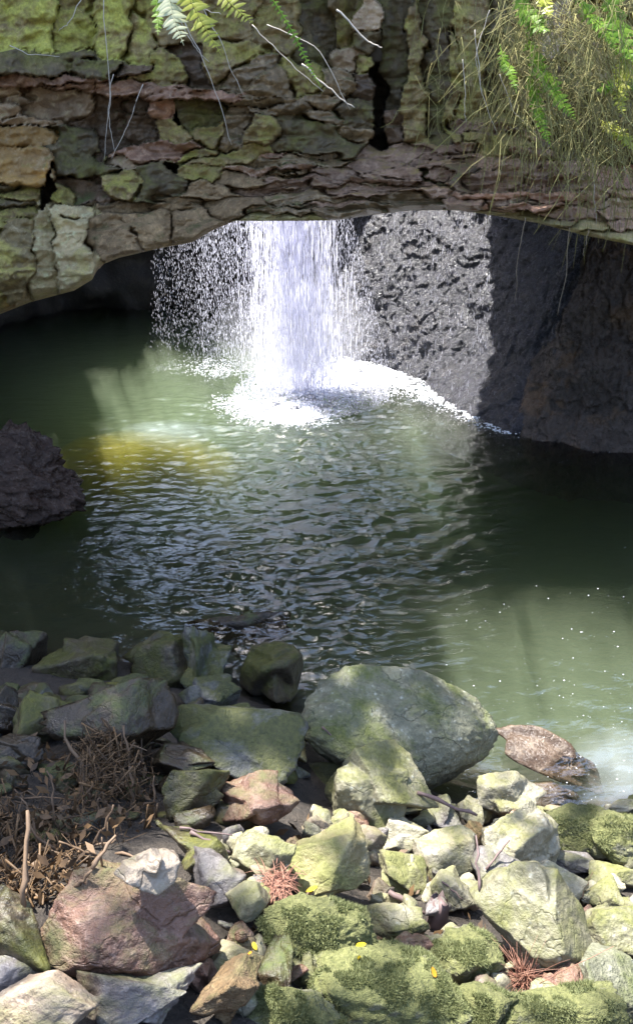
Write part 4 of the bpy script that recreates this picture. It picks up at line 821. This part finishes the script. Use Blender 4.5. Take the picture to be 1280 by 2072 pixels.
stalk(1048, 2000, 1062, 1770, 'tall thin grass stalk rising straight above the dry tuft', 1)
stalk(1090, 1990, 1240, 1915, 'long thin grass stalk leaning right from the dry tuft', 2)
stalk(1172, 1820, 1198, 1765, 'short pale stalk standing beside the broken stone at right', 3)
# fallen leaves
def leaf(px, py, l, mat, label, ang):
    p, nrm = hit(px, py); nrm = Vector(nrm); nrm.z += .6; q = nrm.normalized().to_track_quat('Z', 'Y')
    t = np.linspace(-1, 1, 9); wd = .42 * np.sqrt(np.clip(1 - t ** 2, 0, 1)) * (1 - .2 * t); V = []
    for a, b in zip(t, wd): V += [(a * l, -b * l, .10 * b * l + .06 * l * a * a), (a * l, 0, .06 * l * a * a), (a * l, b * l, .10 * b * l + .06 * l * a * a)]
    V = rotz(np.array(V), ang); i = np.arange(27).reshape(9, 3); F = np.concatenate([np.stack([i[:-1, k], i[1:, k], i[1:, k + 1], i[:-1, k + 1]], -1) for k in (0, 1)])
    o = link('fallen_leaf', mesh_np('fallen_leaf', V, F, M[mat]), None, Vector(p) + nrm.normalized() * .012); o.rotation_mode = 'QUATERNION'; o.rotation_quaternion = q; tag(o, label, 'leaf')
leaf(631, 1803, .032, 'yellowleaf', 'yellow leaf lying on the yellow green boulder', .2); leaf(517, 1918, .022, 'yellowleaf', 'yellow leaf beside the dark slab and flat tan stone', .5)
leaf(731, 1942, .020, 'yellowleaf', 'yellow leaf on the shaded moss of the broad boulder', 1.2); leaf(729, 1912, .022, 'yellowleaf', 'dull yellow leaf between the two mossed boulders', 0); leaf(877, 1965, .020, 'orangeleaf', 'orange leaf at the foot of the mossy stone', 2.)
leaf(503, 1932, .010, 'orangeleaf', 'tiny orange leaf scrap near the dark slab', 2.3)

# ------------------------------------------------------------------ ferns and hanging roots
def pinna_mesh(l, wd_):
    t = np.linspace(0, 1, 6); ww = wd_ * np.array([.55, 1, .95, .8, .55, .05]); V = []
    for a, b in zip(t, ww): V += [(a * l, -b, -.12 * l * a * a - .15 * b), (a * l, 0, -.12 * l * a * a), (a * l, b, -.12 * l * a * a - .15 * b)]
    i = np.arange(18).reshape(6, 3); F = np.concatenate([np.stack([i[:-1, k], i[1:, k], i[1:, k + 1], i[:-1, k + 1]], -1) for k in (0, 1)]); return np.array(V), F
def frame(T, nrm):
    T = T / np.linalg.norm(T); s = np.cross(nrm, T); s /= np.linalg.norm(s); n = np.cross(T, s); return T, s, n
def fern(pts, y, half, mat, label, separate, npin, seed=0, y1=None):
    """pts: pixels along the rachis from the root to the tip, hanging at distance y"""
    g = np.random.default_rng(seed); pts = np.array(pts, float); k = np.linspace(0, 1, len(pts)); t = np.linspace(0, 1, 24)
    yy = np.interp(t, [0, 1], [y, y1 if y1 else y - .25]); P = at_y(np.interp(t, k, pts[:, 0]), np.interp(t, k, pts[:, 1]), yy)
    for _ in range(3): P[1:-1] = (P[:-2] + 2 * P[1:-1] + P[2:]) / 4
    p0 = P[0].copy(); root = empty('fern', p0); tag(root, label, 'fern')
    V, F = tubes([P - p0], [np.linspace(.006, .002, 24)], 5); fr = link('frond', mesh_np('frond', V, F, M[mat]), root)
    pv, pf = pinna_mesh(1.0, .16); shared = mesh_np('leaflet', pv, pf, M[mat]); VV, FF = [], []
    L_ = np.linspace(.12, .99, npin)
    for j, q in enumerate(L_):
        c = np.array([np.interp(q, t, P[:, a]) for a in range(3)]) - p0; T = np.array([np.gradient(P[:, a])[min(int(q * 23), 23)] for a in range(3)]); nr = -FW + .35 * np.array((0, 0, 1.)) + .25 * g.normal(size=3)
        T, s, n_ = frame(T, nr); l = half * (math.sin(math.pi * min(1, (q + .12) * .93)) ** .6) * (.85 + .3 * g.random())
        for sg in (-1, 1):
            d = s * sg + T * (.35 + .15 * g.normal()) + n_ * (.15 * g.normal()); d /= np.linalg.norm(d); b = np.cross(n_, d); b /= np.linalg.norm(b); n2_ = np.cross(d, b)
            if separate:
                from mathutils import Matrix
                o = link('leaflet', shared, fr); o.matrix_local = Matrix.Translation(Vector(c)) @ Matrix(np.stack([d, b, n2_], 1).tolist()).to_4x4() @ Matrix.Scale(l, 4)
            else:
                VV.append(c + l * (pv[:, :1] * d + pv[:, 1:2] * b * 1.3 + pv[:, 2:] * n2_)); FF.append(pf + 18 * len(FF))
    if not separate: link('leaflets', mesh_np('leaflets', np.concatenate(VV), np.concatenate(FF), M[mat]), fr)['kind'] = 'stuff'
fern([(330, -70), (340, -10), (352, 40), (372, 92)], 6.4, .105, 'fernpale', 'bleached white green fern frond hanging at the top left of centre', True, 17, 1)
fern([(360, -60), (385, 0), (415, 55), (448, 112)], 6.3, .10, 'fernyellow', 'yellow green fern frond hanging right of the bleached frond', True, 17, 2)
fern([(400, -70), (440, -20), (480, 20), (515, 50)], 6.4, .085, 'fernyellow', 'small yellow fern frond at the top edge left of centre', True, 15, 3)
fern([(315, -60), (318, 0), (320, 40), (320, 72)], 6.5, .05, 'fern', 'narrow green fern frond left of the bleached frond', False, 20, 4)
fern([(520, -40), (560, 10), (600, 80), (628, 140), (650, 178)], 6.8, .035, 'fern', 'long thin green fern stem hanging at the top centre', False, 26, 5)
RF = [([(1040, -60), (1060, 20), (1085, 50), (1112, 65)], .10, 'fern', 'green fern frond at the top edge above the root tangle'), ([(1060, 60), (1090, 130), (1130, 200), (1170, 250)], .085, 'fern', 'long bright fern frond arching down over the roots'), ([(1068, 130), (1080, 190), (1095, 250), (1115, 300)], .07, 'fern', 'lower bright fern frond ending above the ledge'),
 ([(1010, 90), (1020, 130), (1035, 150), (1045, 190)], .055, 'fern', 'faint small fern frond left of the long bright frond'), ([(1230, -40), (1245, 40), (1262, 90), (1285, 130)], .11, 'fern', 'broad fern frond at the right edge near the top'), ([(1275, 90), (1262, 140), (1250, 190), (1262, 240)], .09, 'fernyellow', 'yellow green fern frond hanging at the right edge'), ([(1300, 160), (1260, 172), (1230, 176), (1205, 186)], .07, 'fern', 'horizontal fern frond pointing left from the right edge'),
 ([(1210, 240), (1240, 260), (1265, 280), (1290, 310)], .08, 'fernyellow', 'low fern frond at the right edge above the ledge'), ([(1150, -50), (1190, 30), (1225, 60), (1250, 110)], .08, 'fern', 'fern frond between the top edge and the right edge fronds'), ([(1080, -60), (1095, -10), (1105, 15), (1112, 36)], .07, 'fernyellow', 'short yellow fern tip at the top edge right of centre')]
for i, (p, hf, mt, lb) in enumerate(RF): fern(p, 8.1, hf * 1.1, mt, lb, False, 26, 20 + i, 7.7)
def strand(pts, y, r, mat, label, seed, wig=.01, name='hanging_root', cat='root', group=None, y1=None):
    g = np.random.default_rng(seed); pts = np.array(pts, float); t = np.linspace(0, 1, 16); k = np.linspace(0, 1, len(pts))
    P = at_y(np.interp(t, k, pts[:, 0]), np.interp(t, k, pts[:, 1]), np.linspace(y, y1 if y1 else y, 16)); P[1:] += np.cumsum(g.normal(size=(15, 3)), 0) * wig * .4
    V, F = tubes([P - P[0]], [np.linspace(r, r * .5, 16)], 4); tag(link(name, mesh_np(name, V, F, M[mat]), None, P[0]), label, cat, group)
for i, (p, lb) in enumerate([([(210, -20), (222, 200), (207, 325)], 'pale root hanging straight down the left arch face'), ([(230, 150), (218, 230), (234, 312)], 'crooked root hanging beside the straight left root'), ([(290, 170), (262, 250), (228, 326)], 'slanting root crossing the left arch face'), ([(372, 40), (420, 160), (462, 300)], 'long root slanting below the bleached frond'),
   ([(400, 0), (450, 80), (492, 196)], 'pale root hanging below the yellow green frond'), ([(330, -20), (395, 90), (425, 128)], 'thin stem behind the bleached frond'), ([(510, 50), (570, 110), (650, 180)], 'pale stem running from the small yellow frond'), ([(540, 50), (640, 90), (705, 212)], 'long pale vine crossing the centre top'), ([(610, 130), (660, 180), (712, 216)], 'thick pale vine end beside the dark crack'), ([(680, 20), (740, 90), (772, 106)], 'white curved vine at the top right of centre'),
   ([(380, 0), (410, 20), (445, 32)], 'pinkish stem stub above the yellow green frond'), ([(20, 92), (60, 110), (120, 116)], 'thin vine on the mossy top left ledge'), ([(165, 0), (140, 50), (120, 64)], 'short pale stem on the bright moss at top left'),
   ([(960, 60), (975, 180), (1005, 265)], 'pale root over the mossy wall right of the crack'), ([(935, 120), (940, 190), (936, 245)], 'short root over the vertical moss'), ([(1010, 150), (1040, 230), (1088, 272)], 'pale root sloping across the root tangle'), ([(990, 20), (960, 120), (972, 190)], 'thin root on the upper mossy wall'),
   ([(1062, 440), (1052, 520), (1048, 610)], 'brown root dangling in front of the dark wall'), ([(1152, 455), (1146, 560), (1128, 650)], 'longest brown root dangling at right over the dark wall'), ([(1190, 465), (1184, 500), (1180, 520)], 'short root dangling under the right lip'), ([(1198, 330), (1200, 400), (1206, 455)], 'root hanging over the right ledge'), ([(1240, 290), (1262, 350), (1284, 400)], 'pale root slanting at the right edge of the ledge')]):
    strand(p, 8.0 if i > 12 else (7.9 if i in (0, 1, 2, 11, 12) else 6.9), .0042 if i not in (8, 9) else .008, 'palevine' if i not in (17, 18, 19) else 'root', lb, i + 60, .012, 'hanging_root')
# brown tangle of fine roots at the upper right
g = np.random.default_rng(81); paths, rads = [], []
for k in range(1600):
    px = 830 + 480 * g.random() ** .75; lo = np.interp(px, ledge_u, ledge_v) + 25; py = -60 + (lo + 40) * g.random() ** .9
    if px < 1000 and g.random() < .8: continue
    y0 = 8.9 - .7 * g.random() - .5 * (px > 1040); c = at_y(px, py, y0); d = np.array((.55 * g.normal() + .1, -.25 * g.random(), -.75 + .5 * g.normal())); d /= np.linalg.norm(d); l = .18 + .65 * g.random() ** 2; t = np.linspace(0, 1, 5)[:, None]
    P = c + d * l * t; P[:, 2] -= .35 * l * t[:, 0] ** 2; P[1:] += .02 * g.normal(size=(4, 3)); paths.append(P); rads.append(np.full(5, .0016 + .0022 * g.random() ** 2))
V, F = tubes(paths, rads, 3 + 1); tag(link('root_tangle', mesh_np('root_tangle', V, F, M['tangle'])), 'brown tangle of fine hanging roots over the upper right of the arch', 'root tangle', kind='stuff')

# ------------------------------------------------------------------ trees above the arch: unseen crowns, leaves placed to shade the pool and dapple the bank
ts = np.array(TO_SUN); g = np.random.default_rng(5)
trees = [((-6.5, 9.6, 5.6), 'tall tree on the left end of the arch, above the picture'), ((0.6, 10.2, 5.6), 'tall tree on the middle of the arch, above the picture'), ((6.8, 9.6, 5.6), 'tall tree on the right end of the arch, above the picture')]
LP = [[], [], []]
n = 66000; gx_ = -9 + 18 * g.random(n); gy_ = 0.3 + 8.0 * g.random(n)
cl = fbm(np.stack([gx_ * 1.1, gy_ * 1.1, gx_ * 0], -1), 2); cl2 = fbm(np.stack([gx_ * 3.5, gy_ * 3.5, gx_ * 0 + 4], -1), 2)
ysh = y_shore(gx_)
line = 3.9 + (-0.55) * (gx_ + 0.6)           # sunny corner lies below this line at the right
sunny = (gy_ < np.where(gx_ < -0.45, 2.5 + 1.3 * (gx_ + .45), np.where(gx_ < 1.0, 3.3 + .25 * gx_, 3.7 + .8 * (gx_ - 1.0))))
pden = np.where(sunny, np.where(cl + 1.1 * cl2 > .27, .5, 0.012), 1.0)
pden = np.where(sunny, pden, 1 - .98 * sstep(-.1, 1.5, gx_ + .5 * cl))
pden = np.where(np.hypot(gx_ - .45, gy_ - 4.8) < .42, 0, pden)
pden = np.where(gy_ > 6.9, np.maximum(pden, .9), pden)
pden = np.where((np.hypot((gx_ + .22) / 1.3, gy_ - 1.5) < .75) & (cl2 < .24), .03, pden)
ok = g.random(n) < pden
hh_ = 13.0 + 4.0 * g.random(n)
Pl = np.stack([gx_, gy_, np.zeros(n)], -1) + ts / ts[2] * hh_[:, None]; Pl = Pl[ok]
for i in range(3): LP[i] = Pl[np.argmin(np.stack([np.abs(Pl[:, 0] - tr[0][0]) for tr in trees]), 0) == i]
for (b, lb), Q in zip(trees, LP):
    root = empty('tree', b); tag(root, lb, 'tree', 'trees above the arch'); b = np.array(b)
    tr_ = [stick_path(np.zeros(3) - np.array((0, 0, .8)), np.array((.3, .6, 10.5)), 8, .12, 1)]; rd = [np.linspace(.22, .1, 8)]
    for k in range(12):
        e = Q[g.integers(len(Q))] - b; s0 = np.array((.2, .4, 6.5 + 3.5 * g.random())); tr_.append(stick_path(s0, e, 6, .1, k)); rd.append(np.linspace(.07, .012, 6))
    V, F = tubes(tr_, rd, 7); link('trunk', mesh_np('trunk', V, F, M['bark']), root)
    m_ = len(Q); a = g.normal(size=(m_, 3)); a[:, 2] *= .45; a /= np.linalg.norm(a, axis=1)[:, None]; bb = np.cross(a, np.array((0, 0, 1.)) + .5 * g.normal(size=(m_, 3))); bb /= np.linalg.norm(bb, axis=1)[:, None]; l = (.08 + .07 * g.random(m_))[:, None]
    c = Q - b; V = np.stack([c - a * l, c + bb * l * .5, c + a * l, c - bb * l * .5], 1).reshape(-1, 3)
    link('crown', mesh_np('crown', V, np.arange(4 * m_).reshape(-1, 4), M['leaf'], False), root)

# an unseen bush added over the rim of the roof hole: its leaves break up the edge of the sunlight
root = empty('shade_bush', (-4.9, 13.6, 6.2)); tag(root, 'unseen leafy bush added over the left rim of the roof hole', 'bush'); g = np.random.default_rng(8)
m_ = 350; c = np.stack([-.9 + 2.4 * g.random(m_) ** 1.6, -2.0 + 5.0 * g.random(m_), .1 + 1.1 * g.random(m_)], -1)
a = g.normal(size=(m_, 3)); a[:, 2] *= .5; a /= np.linalg.norm(a, axis=1)[:, None]; bb = np.cross(a, np.array((0, 0, 1.)) + .5 * g.normal(size=(m_, 3))); bb /= np.linalg.norm(bb, axis=1)[:, None]; l = (.05 + .06 * g.random(m_))[:, None]
link('foliage', mesh_np('foliage', np.stack([c - a * l, c + bb * l * .5, c + a * l, c - bb * l * .5], 1).reshape(-1, 3), np.arange(4 * m_).reshape(-1, 4), M['leaf'], False), root)
V, F = tubes([stick_path(np.array((-.6, .4 * k - 1, -.2)), c[g.integers(m_)], 6, .05, k) for k in range(9)], [np.linspace(.03, .008, 6)] * 9, 5); link('stem', mesh_np('stem', V, F, M['bark']), root)
